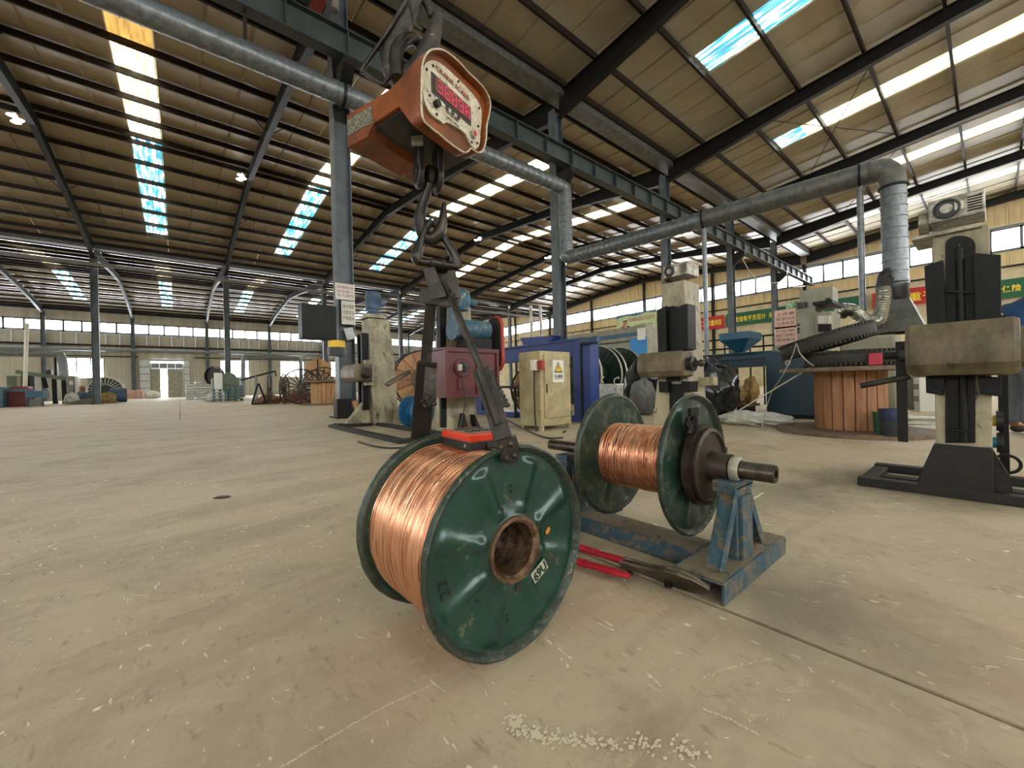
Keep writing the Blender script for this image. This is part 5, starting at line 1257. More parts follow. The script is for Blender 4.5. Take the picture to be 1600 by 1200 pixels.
tg_ = MB(); tg_.lathe([(.012, 0), (.035, 0), (.035, .006), (.012, .006)], onx(1231, 567, 5.62), Vector((-1, .3, 0)), 16, closed=True)
tag(tg_.build('steel_ring', M_alu, None), 'small round steel disc dangling at the left end of the lower tyre', 'disc')
for (x, y, h, r, m, lb, nm) in ((5.42, .72, .15, .085, M_dkb, 'short black bucket on the lower disc of the wooden reel', 'bucket'), (5.52, .66, .26, .085, M_bucket, 'navy blue bucket behind the short black bucket', 'bucket'), (5.68, .58, .22, .075, M_dgreenb, 'dark green can left of the navy bucket', 'can')):
    pp_ = onz({'short': 1386, 'navy ': 1396, 'dark ': 1380}[lb[:5]], {'short': 676, 'navy ': 674, 'dark ': 671}[lb[:5]], .046)
    x = {'short': 5.45, 'navy ': 5.58, 'dark ': 5.66}[lb[:5]]; yv = onx({'short': 1392, 'navy ': 1390, 'dark ': 1378}[lb[:5]], 660, x).y
    tag(MB().lathe([(0, 0), (r*.9, 0), (r, h), (r*.94, h), (r*.84, .01), (0, .01)], (x, yv, .0455), Z3, 24).build(nm, m, None, smooth=True, autos=30), lb, 'bucket')
# ---- small wooden crate and cabinet farther right, scraps on the floor
cw = thing('wooden_crate', 'weathered plank crate behind the hanging flat bar', 'crate', onz(1425, 636)+Vector((.3, 0, 0)))
k0, k1 = onz(1409, 636), onz(1434, 641); kx = (k1-k0); kw = kx.length; kx.normalize(); kn = Vector((kx.y, -kx.x, 0)); kh = onx(1420, 588, k0.x).z
for i in range(4): MB().box(k0+kx*kw*(i+.5)/4+Z3*kh/2, (kw/4-.008, .02, kh), (kx, kn, Z3)).build('plank', M_wood2, cw)
MB().box(k0+kx*kw/2-kn*.35+Z3*kh/2, (kw, .66, kh-.02), (kx, kn, Z3)).build('crate_body', M_wood2, cw)
wc2 = thing('white_cabinet', 'small off-white cabinet beside the plank crate', 'cabinet', k1+Vector((.4, -.3, 0)))
MB().box(k1+kx*.16-kn*.2+Z3*kh*.48, (.30, .5, kh*.96), (kx, kn, Z3)).build('body', M_sign, wc2, bevel=.006)
for dz in (.35, .7): MB().box(k1+kx*.16+kn*.055+Z3*kh*dz, (.22, .006, .10), (kx, kn, Z3)).build('louvre', M_grey, wc2)
sl = onz(1440, 656)
tag(MB().box(sl+Vector((.1, .0, .02)), (.30, 1.0, .035)).build('board', M_sign, None, bevel=.006), 'pale flat board lying on the floor behind the right tower', 'board')
random.seed(4)
for i, (px_, py_) in enumerate(((1407, 649), (1418, 652), (1398, 646), (1392, 641), (1410, 643))):
    q = onz(px_, py_, .05)
    tag(MB().sphere(q, .10, (1.4, .8, .3), 10, 6, fn=lambda d: 1+.25*math.sin(5*d.x+3*d.y)).build('white_scrap', M_bagwhite, None, smooth=True), 'crumpled white plastic scrap by the pale board, %s from the left' % ['fourth', 'fifth', 'second', 'first', 'third'][i], 'scrap', 'white plastic scraps by the board')
for (px_, py_, rr_, lb) in ((1438, 668, .10, 'white slipper-like scrap on the floor right of the wooden reel'), (1430, 662, .07, 'thin white scrap just right of the wooden reel')):
    q = onz(px_, py_, .02); tag(MB().sphere(q, rr_, (1.0, 2.0, .25), 12, 6).build('white_scrap', M_bagwhite, None, smooth=True), lb, 'scrap')
# ---- vertical spool rack to the right of the near tower
sr = thing('spool_rack', 'slim dark upright rack with yellow and teal spools behind the near tower', 'rack', (3.9, -.05, 0))
u0 = onx(1570, 730, 3.9)
MB().bb((3.88, u0.y-.02, 0), (3.92, u0.y+.02, 1.0)).build('upright', M_steel, sr)
for (py_, m, nm) in ((657, M_ply, 'yellow_spool'), (691, M_spoolteal, 'teal_spool')):
    z = onx(1560, py_, 3.9).z
    MB().cyl((3.88, u0.y+.02, z), (3.88, u0.y+.16, z), .034, 20).build(nm, m, sr, smooth=True)
    MB().cyl((3.88, u0.y-.0, z), (3.88, u0.y+.03, z), .062, 24).build('spool_flange', M_black, sr, smooth=True)
MB().lathe([(.045, -.01), (.06, -.01), (.06, .01), (.045, .01)], onx(1573, 725, 3.8), X3, 24, closed=True).build('ring_hook', M_steel, sr)
# ================================================================== MIDDLE DISTANCE
def steel_cable_reel(nm, lb, x0, x1, yc, R_, m, hub=.36, nr=28, grp=None):
    t = thing(nm, lb, 'reel', (x0/2+x1/2, yc, 0), grp)
    MB().lathe([(hub*.9, 0), (hub, 0), (hub, x1-x0), (hub*.9, x1-x0)], (x0, yc, R_), X3, 40).build('barrel', m, t, smooth=True, autos=30)
    for x, sg in ((x0, 1), (x1, -1)):
        f = MB().lathe([(0, 0), (R_-.02, 0), (R_, -.02), (R_+.0, .03), (R_-.02, .012), (0, .012)], (x, yc, R_), X3*1.0, 56).build('flange', m, t, smooth=True, autos=30)
        MB().lathe([(R_-.012, -.026), (R_+.006, -.026), (R_+.006, .034), (R_-.012, .034)], (x, yc, R_), X3, 64, closed=True).build('pale_rim', M_edge, f, smooth=True, autos=30)
        ribm = None
        for i in range(nr):
            th = 2*math.pi*i/nr; d = Vector((0, math.cos(th), math.sin(th))); s = X3.cross(d)
            q = Vector((x, yc, R_)) + d*(hub+R_)/2
            if ribm is None or True:
                o = MB().box(q, (R_-hub-.05, .03, .05), (d, s, X3)).build('rib', m, f)
    return t
steel_cable_reel('cable_reel', 'large dark green ribbed cable reel just right of the blue portal post', 8.6, 9.5, 7.46, .86, M_dkgreen)
steel_cable_reel('cable_reel', 'second dark green ribbed cable reel in front of the sky blue panel', 9.74, 10.6, 7.46, .86, M_dkgreen)
def lumpy(nm, c, r, sc, m, lb, cat, seed, amp=.16, seg=36, ring=22, grp=None, freq=1.0):
    random.seed(seed); ph = [[random.uniform(0, 6.3) for _ in range(2)] for _ in range(9)]; ks = [Vector([random.uniform(-1, 1)*(3+k*1.6)*freq for _ in range(3)]) for k in range(9)]
    def fn(d):
        v = 1
        for k in range(9): v += amp*(1/(1+k*.42))*(abs(math.sin(ks[k].dot(d)+ph[k][0]))-.5)
        return v
    mb = MB().sphere(c, r, sc, seg, ring, fn); zmin = .0
    for v in mb.v:
        if v.z < 0.004: v.z = .004
    return tag(mb.build(nm, m, None, smooth=True, autos=80), lb, cat, grp)
# stretch-wrapped block and pallet
fb0, fb1 = onz(944, 628), onz(986, 630)
wx = Vector((8.9, 6.0, 0))
fw_ = thing('wrapped_stack', 'stretch-wrapped pale stack with white knots in front of the dark green reels', 'stack', wx)
MB().bb((8.3, 5.95, .06), (8.75, 6.55, .60)).build('wrapped_load', M_film, fw_, bevel=.03, bseg=3)
MB().tube(spline([(8.45, 6.1, .60), (8.42, 6.08, .70), (8.5, 6.02, .76), (8.44, 5.96, .72)]), .016, 8).build('film_knot', M_bagwhite, fw_, smooth=True)
MB().tube(spline([(8.5, 6.48, .60), (8.5, 6.52, .72), (8.5, 6.46, .78)]), .014, 8).build('film_knot', M_bagwhite, fw_, smooth=True)
pal = thing('pallet', 'wooden pallet under the stretch-wrapped stack', 'pallet', (8.5, 6.2, 0))
for i in range(5): MB().bb((8.15+i*.17, 5.6, .04), (8.15+i*.17+.12, 7.0, .058)).build('board', M_wood2, pal)
for yy in (5.65, 6.2, 6.9): MB().bb((8.15, yy, 0), (8.97, yy+.08, .038)).build('bearer', M_wood2, pal)
tag(MB().bb((8.9, 6.75, 0), (9.3, 7.3, .35)).build('cardboard_box', M_woodpale, None, bevel=.01), 'brown carton beside the foot of the blue portal', 'box') if False else None
lumpy('black_sack', (7.55, 4.72, .55), .42, (.8, 1.0, 1.3), M_bagblack, 'black plastic sack standing left behind the central tower', 'sack', 3)
lumpy('grey_sack', (6.9, 4.35, .30), .28, (.8, .8, 1.25), mat('grey_sack_cloth', '#6b6c68', .7, 0, '#565753', 8, bump=.4), 'grey sack leaning left of the central tower column', 'sack', 6)
lumpy('black_sack', (6.3, 2.80, .47), .33, (1.0, 1.1, 1.35), M_bagblack, 'big shiny black plastic sack between the central tower and the teal extruder', 'sack', 8, .2)
dk = thing('dark_skid', 'low dark timber skid carrying the tan sacks below the extruder barrel', 'skid', (7.4, 2.8, 0))
for i in range(3): MB().bb((6.78+i*.2, 2.45, .20), (6.78+i*.2+.17, 3.35, .24)).build('board', M_wood2, dk)
for yy in (2.5, 2.85, 3.2): MB().bb((6.8, yy, 0), (7.3, yy+.1, .198)).build('bearer', M_base, dk)
lumpy('tan_sack', (7.05, 2.82, .375), .19, (1.0, 1.6, .72), M_bagtan, 'crumpled tan sack lying on the dark skid', 'sack', 12, .2)
lumpy('tan_sack', (7.12, 2.50, .44), .14, (.8, .7, 1.5), M_bagtan, 'upright folded tan sack at the right end of the skid', 'sack', 17, .22)
lumpy('white_sack', (6.15, 2.15, .08), .24, (.9, 1.75, .42), M_bagwhite, 'flat crumpled white woven sack on the floor beyond the mounted reel', 'sack', 21, .2, 48, 24)
tag(MB().cyl((8.6, 3.42, .0), (8.6, 3.42, .95), .07, 20).build('red_cylinder', M_red, None, smooth=True), 'slim red cylinder standing under the extruder barrel', 'cylinder')
tag(MB().bb((8.9, 3.5, 0), (8.95, 4.1, .95)).build('green_board', M_dgreenb, None), 'dark green board behind the red cylinder', 'board')
# white rod and thin strings
tag(MB().cyl(onz(1128, 657, .03), onx(1312, 547, 5.5), .009, 8).build('plastic_rod', M_rope, None), 'long thin pale rod leaning from the floor up onto the tyres', 'rod')
tag(MB().tube(spline([onx(1244, 536, 5.55), onx(1238, 556, 5.5), onx(1222, 588, 5.5), onx(1205, 615, 5.6), onz(1191, 664, .06), onz(1199, 671, .01)]), .005, 6).build('thin_cable', M_edge, None), 'thin grey cable hanging from the tilted tyre down to the white sack', 'cable')
tag(MB().tube(spline([onx(1245, 537, 5.50), onx(1250, 552, 5.45), onx(1262, 565, 5.45), onx(1272, 572, 5.4)]), .006, 6).build('thin_cable', M_edge, None), 'short pale cable looped over the left side of the tilted tyre', 'cable')
tag(MB().cyl(onz(1172, 782, .004), onz(1192, 770, .004), .0035, 8).build('thin_stick', M_rope, None), 'short pale stick on the floor right of the blue stand', 'stick')
# low rail guard behind
rg = thing('guard_rail', 'dark tubular guard rail behind the feed hopper', 'rail', (12, 6, 0))
ra, rb = onx(1096, 534, 11.0), onx(1215, 528, 11.0)
for z in (ra.z, ra.z-.25): MB().cyl((11, ra.y, z), (11, rb.y, z), .022, 8).build('rail', M_steel, rg)
for i in range(7): yy = ra.y+(rb.y-ra.y)*i/6; MB().cyl((11, yy, 0), (11, yy, ra.z), .02, 8).build('baluster', M_steel, rg)
# long machine beneath the poster, sky blue board
lm_ = thing('long_machine', 'long olive grey machine cabinet below the wall poster', 'machine', (20, 13, 0))
a_, b_ = onx(880, 520, 18), onx(1008, 512, 18)
MB().bb((18, b_.y, 0), (19.5, a_.y, b_.z+.15)).build('cabinet', M_greycab, lm_, bevel=.02)
MB().bb((17.95, b_.y, b_.z-.35), (18, a_.y, b_.z-.15)).build('teal_band', M_teall, lm_)
for i in range(24): MB().bb((17.94, b_.y+.3+i*.14, b_.z-.62), (17.99, b_.y+.38+i*.14, b_.z-.55)).build('vent_slot', M_black, lm_)
bp_ = onx(984, 529, 15.5); bq = onx(1011, 560, 15.5)
tag(MB().bb((15.5, bq.y, .0), (15.55, bp_.y, bp_.z)).build('blue_board', M_skyblue, None), 'sky blue board standing behind the second cable reel', 'board')
wp = onx(1005, 522, 15.3)
tag(MB().bb((15.46, bq.y+.05, bp_.z-.12), (15.495, bq.y+.42, wp.z+.30)).build('white_notice', M_sign, None), 'white notice sheet above the sky blue board', 'notice')
tag(MB().lathe([(0, 0), (.07, 0), (.07, .22), (0, .22)], (18.5, onx(975, 522, 18.5).y, b_.z+.15), Z3, 12).build('signal_lamp', M_red, None), 'small red signal lamp on the long olive grey machine', 'lamp')
# round olive reel plates left of the cabinet, behind the guard
def spoked(nm, lb, c, ax, R_, m, ns_=12, w=.05, hub=.12, grp=None, r0=.03, cat='wheel'):
    t = thing(nm, lb, cat, (c[0], c[1], 0), grp); ax = Vector(ax).normalized(); a = ax.cross(Z3).normalized(); b = ax.cross(a); c = Vector(c)
    MB().tube([c+(a*math.cos(i*math.pi/18)+b*math.sin(i*math.pi/18))*(R_-r0) for i in range(37)], r0, 8, caps=False).build('rim', m, t, smooth=True)
    MB().lathe([(hub*.5, -.06), (hub, -.06), (hub, .06), (hub*.5, .06)], c, ax, 20, closed=True).build('hub', m, t)
    for i in range(ns_):
        d = a*math.cos(2*math.pi*i/ns_)+b*math.sin(2*math.pi*i/ns_); MB().bar(c+d*hub, c+d*(R_-r0), w, .03, ax).build('spoke', m, t)
    return t
def wooddrum(nm, lb, x, y, R_, ax=(0, -1, 0), L=.5, face=True):
    t = thing(nm, lb, 'reel', (x, y, 0)); ax = Vector(ax).normalized(); c = Vector((x, y, R_)); a = ax.cross(Z3).normalized(); b = Z3
    for k, sg in ((0, 0), (1, L)):
        f = MB().lathe([(R_*.96, 0), (R_, 0), (R_, .05), (R_*.96, .05)], c+ax*sg, ax, 48, closed=True).build('flange_ring', M_steel, t)
        n = 16
        for i in range(n):      # sector boards with gaps
            th0, th1 = 2*math.pi*(i+.06)/n, 2*math.pi*(i+.94)/n
            pts = [c+ax*(sg+.01)+(a*math.cos(th)+b*math.sin(th))*r for r, th in ((R_*.42, th0), (R_*.95, th0), (R_*.95, (th0+th1)/2), (R_*.95, th1), (R_*.42, th1))]
            MB().prism(pts, ax*.03).build('board', M_woodpale if i % 3 else M_wood, t)
    MB().lathe([(.0, 0), (R_*.42, 0), (R_*.42, L), (0, L)], c, ax, 28).build('barrel', M_wood2, t, smooth=True, autos=30)
    return t
wooddrum('wooden_drum', 'orange-brown wooden cable drum seen between the gearbox and the beige cabinet', 5.75, 6.2, .52, (-.35, -1, 0), .4)
wooddrum('wooden_drum', 'wooden cable drum standing behind the cream tower', 5.6, 11.2, .85, (-.25, -1, 0), .6)
wooddrum('wooden_drum', 'wooden cable drum partly hidden between the cream tower and the left tong leg', 6.1, 10.2, .78, (-.25, -1, 0), .6)
bt = thing('work_bench', 'small dark steel trestle table behind the beige cabinet', 'table', (4.9, 5.2, 0))
MB().bb((4.55, 4.9, .58), (5.0, 5.9, .62)).build('top', M_steel, bt)
for x in (4.58, 4.94):
    for y in (4.95, 5.85): MB().bb((x, y, 0), (x+.04, y+.04, .58)).build('leg', M_steel, bt)
# ---- left background
def drum_flat(nm, lb, c, R_, r_, h):
    t = thing(nm, lb, 'reel', c); c = Vector(c)
    MB().lathe([(0, 0), (R_, 0), (R_, .06), (0, .06)], c, Z3, 48).build('bottom_disc', M_wood2, t); MB().lathe([(0, h-.06), (R_, h-.06), (R_, h), (0, h)], c, Z3, 48).build('top_disc', M_wood2, t)
    n = 26
    for i in range(n):
        th = 2*math.pi*i/n; d = Vector((math.cos(th), math.sin(th), 0)); MB().box(c+d*r_+Z3*h/2, (.04, 2*math.pi*r_/n-.015, h-.12), (d, Vector((-d.y, d.x, 0)), Z3)).build('stave', M_woodpale, t)
    return t
drum_flat('wooden_drum', 'pale stave cable drum lying flat left of the papered column', (4.85, 17.7, 0), 1.05, .72, .98)
spoked('spoked_wheel', 'large thin-spoked steel reel wheel facing the camera by the flat wooden drum', (3.95, 18.7, .76), (-.25, -1, 0), .76, M_iron, 16)
spoked('spoked_wheel', 'second spoked reel wheel half hidden behind the largest one', (4.75, 19.4, .76), (-.25, -1, 0), .76, M_iron, 16)
spoked('spoked_wheel', 'steel reel wheel seen almost edge-on left of the large spoked wheel', (3.05, 20.4, .68), (1, -.25, 0), .68, M_brownsteel, 14)
spoked('spoked_wheel', 'edge-on steel reel wheel just left of the big spoked wheel', (3.6, 20.2, .68), (1, -.5, 0), .68, M_brownsteel, 14)
spoked('spoked_wheel', 'spoked wheel seen above the flat wooden drum', (5.35, 20.5, .85), (-.3, -1, 0), .85, M_iron, 16)
dlw = thing('leaning_disc', 'pale wooden reel disc with dark braces standing up behind the flat drum', 'disc', (5.5, 20.9, 0))
cD = Vector((5.3, 21.3, 1.5)); MB().lathe([(0, 0), (.62, 0), (.62, .06), (0, .06)], cD, (-.75, -1, 0), 40, rfun=lambda r, h, th, i: (r, h)).build('disc', M_woodpale, dlw)
MB().bar(cD+Vector((-.05, -.08, -.6)), cD+Vector((-.05, -.08, .6)), .06, .04).build('brace', M_steel, dlw); MB().bb((5.1, 21.2, 0), (5.5, 21.5, .9)).build('support', M_steel, dlw)
af = thing('a_frame_stand', 'dark steel A-frame reel stand on the floor left of the spoked wheels', 'stand', (2.7, 21.6, 0))
for (p_, q_) in (((394, 630), (403, 599)), ((416, 629), (404, 599))):
    MB().bar(ony(p_[0], p_[1], 21.4), ony(q_[0], q_[1], 21.4), .07, .07).build('leg', M_steel, af)
MB().bar(ony(393, 631, 21.4), ony(436, 631.5, 21.4), .08, .08).build('base_rail', M_steel, af)
lumpy('copper_scrap_pile', (3.3, 22.3, .1), .42, (1.2, 1, .7), M_coppr, 'reddish copper scrap heap behind the A-frame stand', 'scrap', 31, .3)
lumpy('copper_scrap_pile', (4.35, 21.4, .15), .42, (1.2, 1, .8), M_coppr, 'reddish copper scrap heap seen through the spoked wheel', 'scrap', 33, .3)
tg2 = thing('tripod_hoist', 'slim inclined steel boom in front of the far windows above the blue pallets', 'hoist', (2.9, 27, 0))
MB().bar(ony(376, 594, 27), ony(430, 580, 27), .08, .10).build('boom', M_steel, tg2); MB().bar(ony(430, 580, 27), ony(431, 588, 27), .06, .06).build('tip', M_steel, tg2); MB().bar(ony(400, 588, 27), Vector((ony(400, 588, 27).x, 27, 0)), .15, .15).build('mast', M_grey, tg2)
# blue-green pallets stacked
for i in range(5):
    for j, xx in enumerate((1.95, 2.75)):
        if j == 0 and i == 4: continue
        t = thing('pallet', ('blue-green pallet, number %s up in the left stack by the column' % ['one', 'two', 'three', 'four', 'five'][i]) if j == 0 else ('blue-green pallet, number %s up in the right stack by the column' % ['one', 'two', 'three', 'four', 'five'][i]), 'pallet', (xx, 31, i*.2), 'blue-green pallets stacked by the far column')
        for k in range(4): MB().bb((xx-.38, 30.6+k*.22, i*.2+.15), (xx+.38, 30.6+k*.22+.17, i*.2+.18)).build('board', M_pallet, t)
        for k in range(3): MB().bb((xx-.38+k*.32, 30.6, i*.2+.02), (xx-.38+k*.32+.12, 31.4, i*.2+.148)).build('bearer', M_pallet, t)
lumpy('white_plastic_heap', (1.9, 33.7, .2), .38, (1.3, 1, 1.0), M_bagwhite, 'white plastic film heap left of the blue pallets', 'heap', 41, .3)
# sacks on pallets near the door
for si, (bx_, nst) in enumerate(((.70, 6), (1.32, 7), (1.94, 6))):
    for k in range(nst):
        tag(MB().box((bx_, 44.5, .12+k*.22), (.58, 1.0, .20)).build('filled_sack', M_bagwhite if k % 2 else M_film, None, bevel=.06, bseg=2), 'white printed sack, layer %s of the %s stack right of the far door' % (['one', 'two', 'three', 'four', 'five', 'six', 'seven'][k], ['left', 'middle', 'right'][si]), 'sack', 'white sacks stacked by the far door')
for k in range(4):
    tag(MB().box((-4.1, 61, .15+k*.24), (2.0, 1.1, .22)).build('filled_sack', M_bagred, None, bevel=.07), 'brown-red sack, layer %s of the low stack left of the far door' % ['one', 'two', 'three', 'four'][k], 'sack', 'brown-red sacks left of the far door')
lumpy('white_sack', (-2.35, 60.8, .4), .5, (1.1, 1, .9), M_bagwhite, 'white plastic covered sack pile end left of the far door', 'sack', 44, .2)
mg = thing('green_machine', 'pale green machine bulk behind the blue pallets', 'machine', (2.4, 35, 0))
MB().bb((1.75, 34.3, 0), (3.3, 36, 1.6)).build('body', mat('dusty_green_machine', '#67745f', .6, 0, '#56624f', 2), mg, bevel=.12, bseg=3)
MB().lathe([(0, 0), (.45, 0), (.45, .5), (0, .5)], (2.7, 34.2, 1.5), Y3, 30).build('cover', MATS['dusty_green_machine'], mg, bevel=.05)
tag(MB().lathe([(0, 0), (.22, 0), (.24, 1.9), (0, 1.9)], (2.05, 33.8, 0), Z3, 20).build('white_drum', M_sign, None, smooth=True), 'white plastic drum held high in front of the green machine', 'drum')
fan = thing('round_fan', 'dark round industrial fan on a stand right of the sack stacks', 'fan', (2.1, 42, 0))
MB().lathe([(.75, -.1), (.8, -.1), (.8, .1), (.75, .1)], (2.3, 42, 1.95), (-.8, -1, 0), 32, closed=True).build('guard_ring', M_steel, fan); MB().lathe([(0, 0), (.7, 0), (.7, .04), (0, .04)], (2.3, 42.1, 1.95), (-.8, -1, 0), 32).build('grille', M_iron, fan); MB().cyl((2.3, 42.05, 0), (2.3, 42.05, 1.2), .06, 10).build('pole', M_steel, fan)
# machines in the far left corner
lmn = thing('line_machine', 'low machine line with red cover and teal table at the far left', 'machine', (-7, 39, 0))
Yl = 37.0
def lb_(px0, py0, px1, py1, Y, dep, nm, m, par, bev=.02):
    a_, b_ = ony(px0, py0, Y), ony(px1, py1, Y); z0 = max(0, min(a_.z, b_.z)); return MB().bb((min(a_.x, b_.x), Y, z0), (max(a_.x, b_.x), Y+dep, max(a_.z, b_.z))).build(nm, m, par, bevel=bev)
lb_(-30, 605, 5, 637, Yl, 1.5, 'blue_box', M_motor, lmn); lb_(12, 612, 40, 637, Yl+1, 1.5, 'red_cover', M_redbox, lmn); lb_(14, 604, 44, 611, Yl+1.3, 1.2, 'red_hood', M_redbox, lmn, .08)
lb_(40, 611, 68, 621, Yl-.5, 1.4, 'teal_table', M_teall, lmn); 
for px_ in (42, 65): lb_(px_, 621, px_+3, 637, Yl-.5, .2, 'leg', M_teal, lmn, .01)
lb_(44, 623, 62, 634, Yl+.5, .6, 'pump', M_grey, lmn); lb_(-20, 609, 40, 612, Yl+.4, .4, 'blue_rail', M_motor, lmn, .01)
gm2 = thing('green_machine', 'grey-green upright machine bodies behind the red cover at far left', 'machine', (-8, 44, 0))
lb_(10, 587, 26, 634, 43, 2, 'housing', MATS['dusty_green_machine'], gm2); lb_(26, 588, 32, 606, 42.8, .5, 'cream_panel', M_cream, gm2); lb_(32, 583, 36, 634, 43, .6, 'post', MATS['dusty_green_machine'], gm2)
cv = thing('conveyor_arm', 'long sloping grey-green conveyor arm at the far left', 'conveyor', (-5.5, 45, 0))
MB().bar(ony(26, 581, 45), ony(105, 592, 45), .5, .28).build('arm', MATS['dusty_green_machine'], cv); lb_(71, 578, 80, 585, 45, .8, 'motor', M_black, cv)
for a0, a1 in (((46, 586), (52, 632)), ((85, 590), (87, 632)), ((100, 592), (102, 632)), ((68, 588), (73, 606))):
    q = ony(a1[0], a1[1], 45); q.z = max(q.z, 0); MB().bar(ony(a0[0], a0[1], 45), q, .3, .25).build('support', M_steel, cv)
lb_(46, 588, 54, 608, 42, .8, 'dark_cover', M_black, cv); 
cb2 = thing('control_cabinet', 'grey upright control cabinet in front of the far left low window', 'cabinet', (-4.8, 43, 0))
lb_(104, 587, 116, 632, 43, 1.2, 'body', M_grey, cb2); lb_(116, 588, 122, 632, 43.1, 1.2, 'side', M_sign, cb2); lb_(108, 595, 114, 601, 42.95, .04, 'dial', M_paper, cb2, 0)
tag(lb_(122, 603, 132, 615, 44, 1, 'orange_crate', M_woodpale, None), 'orange-brown crate right of the grey far cabinet', 'crate')
tag(MB().cyl(Vector((ony(38, 607, 41).x, 41, 0)), ony(42, 505, 41), .10, 10).build('tall_pole', M_rope, None), 'tall slim pale pole at the far left', 'pole')
steel_cable_reel('cable_reel', 'dark green ribbed cable reel by the far left column', -3.6, -2.6, 43.5, .95, M_dkgreen, nr=20) if False else None
rr2 = thing('cable_reel', 'dark ribbed cable reel draped with white film behind the far left column', 'reel', (-4.2, 42, 0))
cR2 = Vector((-4.30, 42.9, .92)); MB().lathe([(0, 0), (.92, 0), (.92, .1), (0, .1)], cR2, (0, -1, 0), 48).build('flange', M_dkgreen, rr2)
for i in range(24):
    th = i*math.pi/12; d = Vector((math.cos(th), 0, math.sin(th))); MB().bar(cR2+d*.4+Vector((0, -.13, 0)), cR2+d*.88+Vector((0, -.13, 0)), .06, .05, Y3).build('rib', M_edge, rr2)
MB().lathe([(.92, -.1), (.98, -.1), (1.0, .5), (.94, .5)], cR2+Vector((.05, .3, .03)), (0, -1, 0), 40).build('white_film', M_bagwhite, rr2)
MB().cyl(cR2, cR2+Vector((0, .9, 0)), .4, 24).build('barrel', M_dkgreen, rr2)
lumpy('blue_sack', (-5.45, 42.4, .45), .42, (1.1, 1, .9), M_motor2, 'dark blue sack left of the far left column', 'sack', 51)
lumpy('sand_heap', (-4.4, 38.6, .0), .55, (1.7, .6, .6), mat('grey_brown_heap', '#6f6452', .9), 'low grey-brown heap at the foot of the far left column', 'heap', 53, .2)
lumpy('white_sack', (-5.55, 39.4, .36), .34, (.9, .8, 1.0), M_bagwhite, 'knotted white plastic sack far left', 'sack', 55, .25)
lumpy('tan_sack', (-3.75, 38.4, .36), .36, (1, .8, 1), M_bagtan, 'pale tan sack right of the far left column', 'sack', 57, .2)
tag(MB().lathe([(0, 0), (.5, 0), (.52, .1), (.52, .8), (.5, .9), (0, .9)], (-3.95, 41.6, .53), (1, .1, 0), 24).build('blue_barrel', M_motor2, None, smooth=True, autos=30), 'dark blue barrel lying right of the tan sack far left', 'barrel')
tag(lb_(136, 590, 150, 632, 44, .8, 'chute', M_greycab, None, .1), 'grey cable chute jutting right from behind the far left column', 'chute') 
# pipes on the far wall
wpipe = thing('wall_duct', 'long pale duct running along the far wall above the low windows', 'duct', (0, Y3w-.5, 5.6))
MB().cyl((XW+1, Y3w-.35, 5.72), (XG-2, Y3w-.35, 5.72), .19, 14).build('pipe', M_galv, wpipe, smooth=True)
fd = thing('floor_duct', 'grey duct hoop rising in front of the far windows above the pallets', 'duct', (4, 50, 0))
pz = [ony(380, 620, 48), ony(380, 566, 48), ony(384, 558, 48), ony(392, 556, 48), ony(460, 559, 48), ony(467, 561, 48), ony(470, 569, 48), ony(470, 622, 48)]
for p_ in pz: p_.z = max(p_.z, 0)
MB().tube(spline(pz, 4), .2, 14).build('pipe', M_galv, fd, smooth=True)
fd2 = thing('floor_duct', 'grey duct running across above the far left machines and bending down', 'duct', (-9, 52, 0))
pz = [ony(-60, 548, 50), ony(0, 551, 50), ony(85, 553, 50), ony(94, 556, 50), ony(98, 566, 50), ony(100, 590, 50)]
MB().tube(spline(pz, 4), .3, 14).build('pipe', M_galv, fd2, smooth=True); MB().cyl(ony(86, 555, 50), Vector((ony(86, 555, 50).x, 50, 0)), .08, 10).build('pole', M_steel, fd2)
# guard platform edge beam / pipe along the far row (hangs under the valley)
vb = thing('valley_pipe', 'long horizontal pipe slung along the far column row under the roof valley', 'pipe', (0, Y2, 8.9))
MB().cyl((XW+1, Y2-.35, 9.05), (XG-1, Y2-.35, 9.05), .12, 14).build('pipe', M_insul, vb, smooth=True)
MB().cyl((XW+1, Y2-.30, 9.62), (XG-1, Y2-.30, 9.62), .03, 8).build('upper_rail', M_edge, vb)
for i in range(20): MB().cyl((XW+2+i*3.5, Y2-.32, 9.1), (XW+2+i*3.5, Y2-.32, 9.85), .02, 6).build('hanger', M_steel, vb)
# lamps on the ridge
M_lampw = emis('lit_lamp_glass', '#ffffff', 3)
for (x, lb) in ((FX[5], 'white high-bay lamp cluster on the ridge above the near column'), (FX[7], 'white high-bay lamp cluster on the ridge right of the hook'), (FX[8], 'white high-bay lamp cluster on the ridge beyond the duct drop'), (FX[4], 'white high-bay lamp cluster at the ridge left edge of the view')):
    t = thing('ridge_lamp', lb, 'lamp', (x-.35, RIDGES[1]-.1, 10.8))
    for k in range(3): MB().sphere((x-.42+.12*(k % 2), RIDGES[1]-.35+k*.25, 11.02), .10, (1.5, .8, .6), 10, 6).build('lamp_glass', M_lampw, t, smooth=True)
    MB().bb((x-.4, RIDGES[1]-.45, 11.11), (x-.3, RIDGES[1]+.35, 11.16)).build('bracket', M_steel, t)
pn = ony(780, 422, RIDGES[1]); 
pt_ = thing('pendant_lamp', 'small dark lamp hanging on a wire below the left roof', 'lamp', (pn.x, pn.y, pn.z-.15)); MB().cyl(pn, (pn.x, pn.y, 11.72), .012, 6).build('wire', M_edge, pt_); MB().lathe([(.0, .12), (.08, .10), (.30, -.05), (.28, -.06), (.0, .05)], pn, Z3, 20).build('shade', M_iron, pt_)
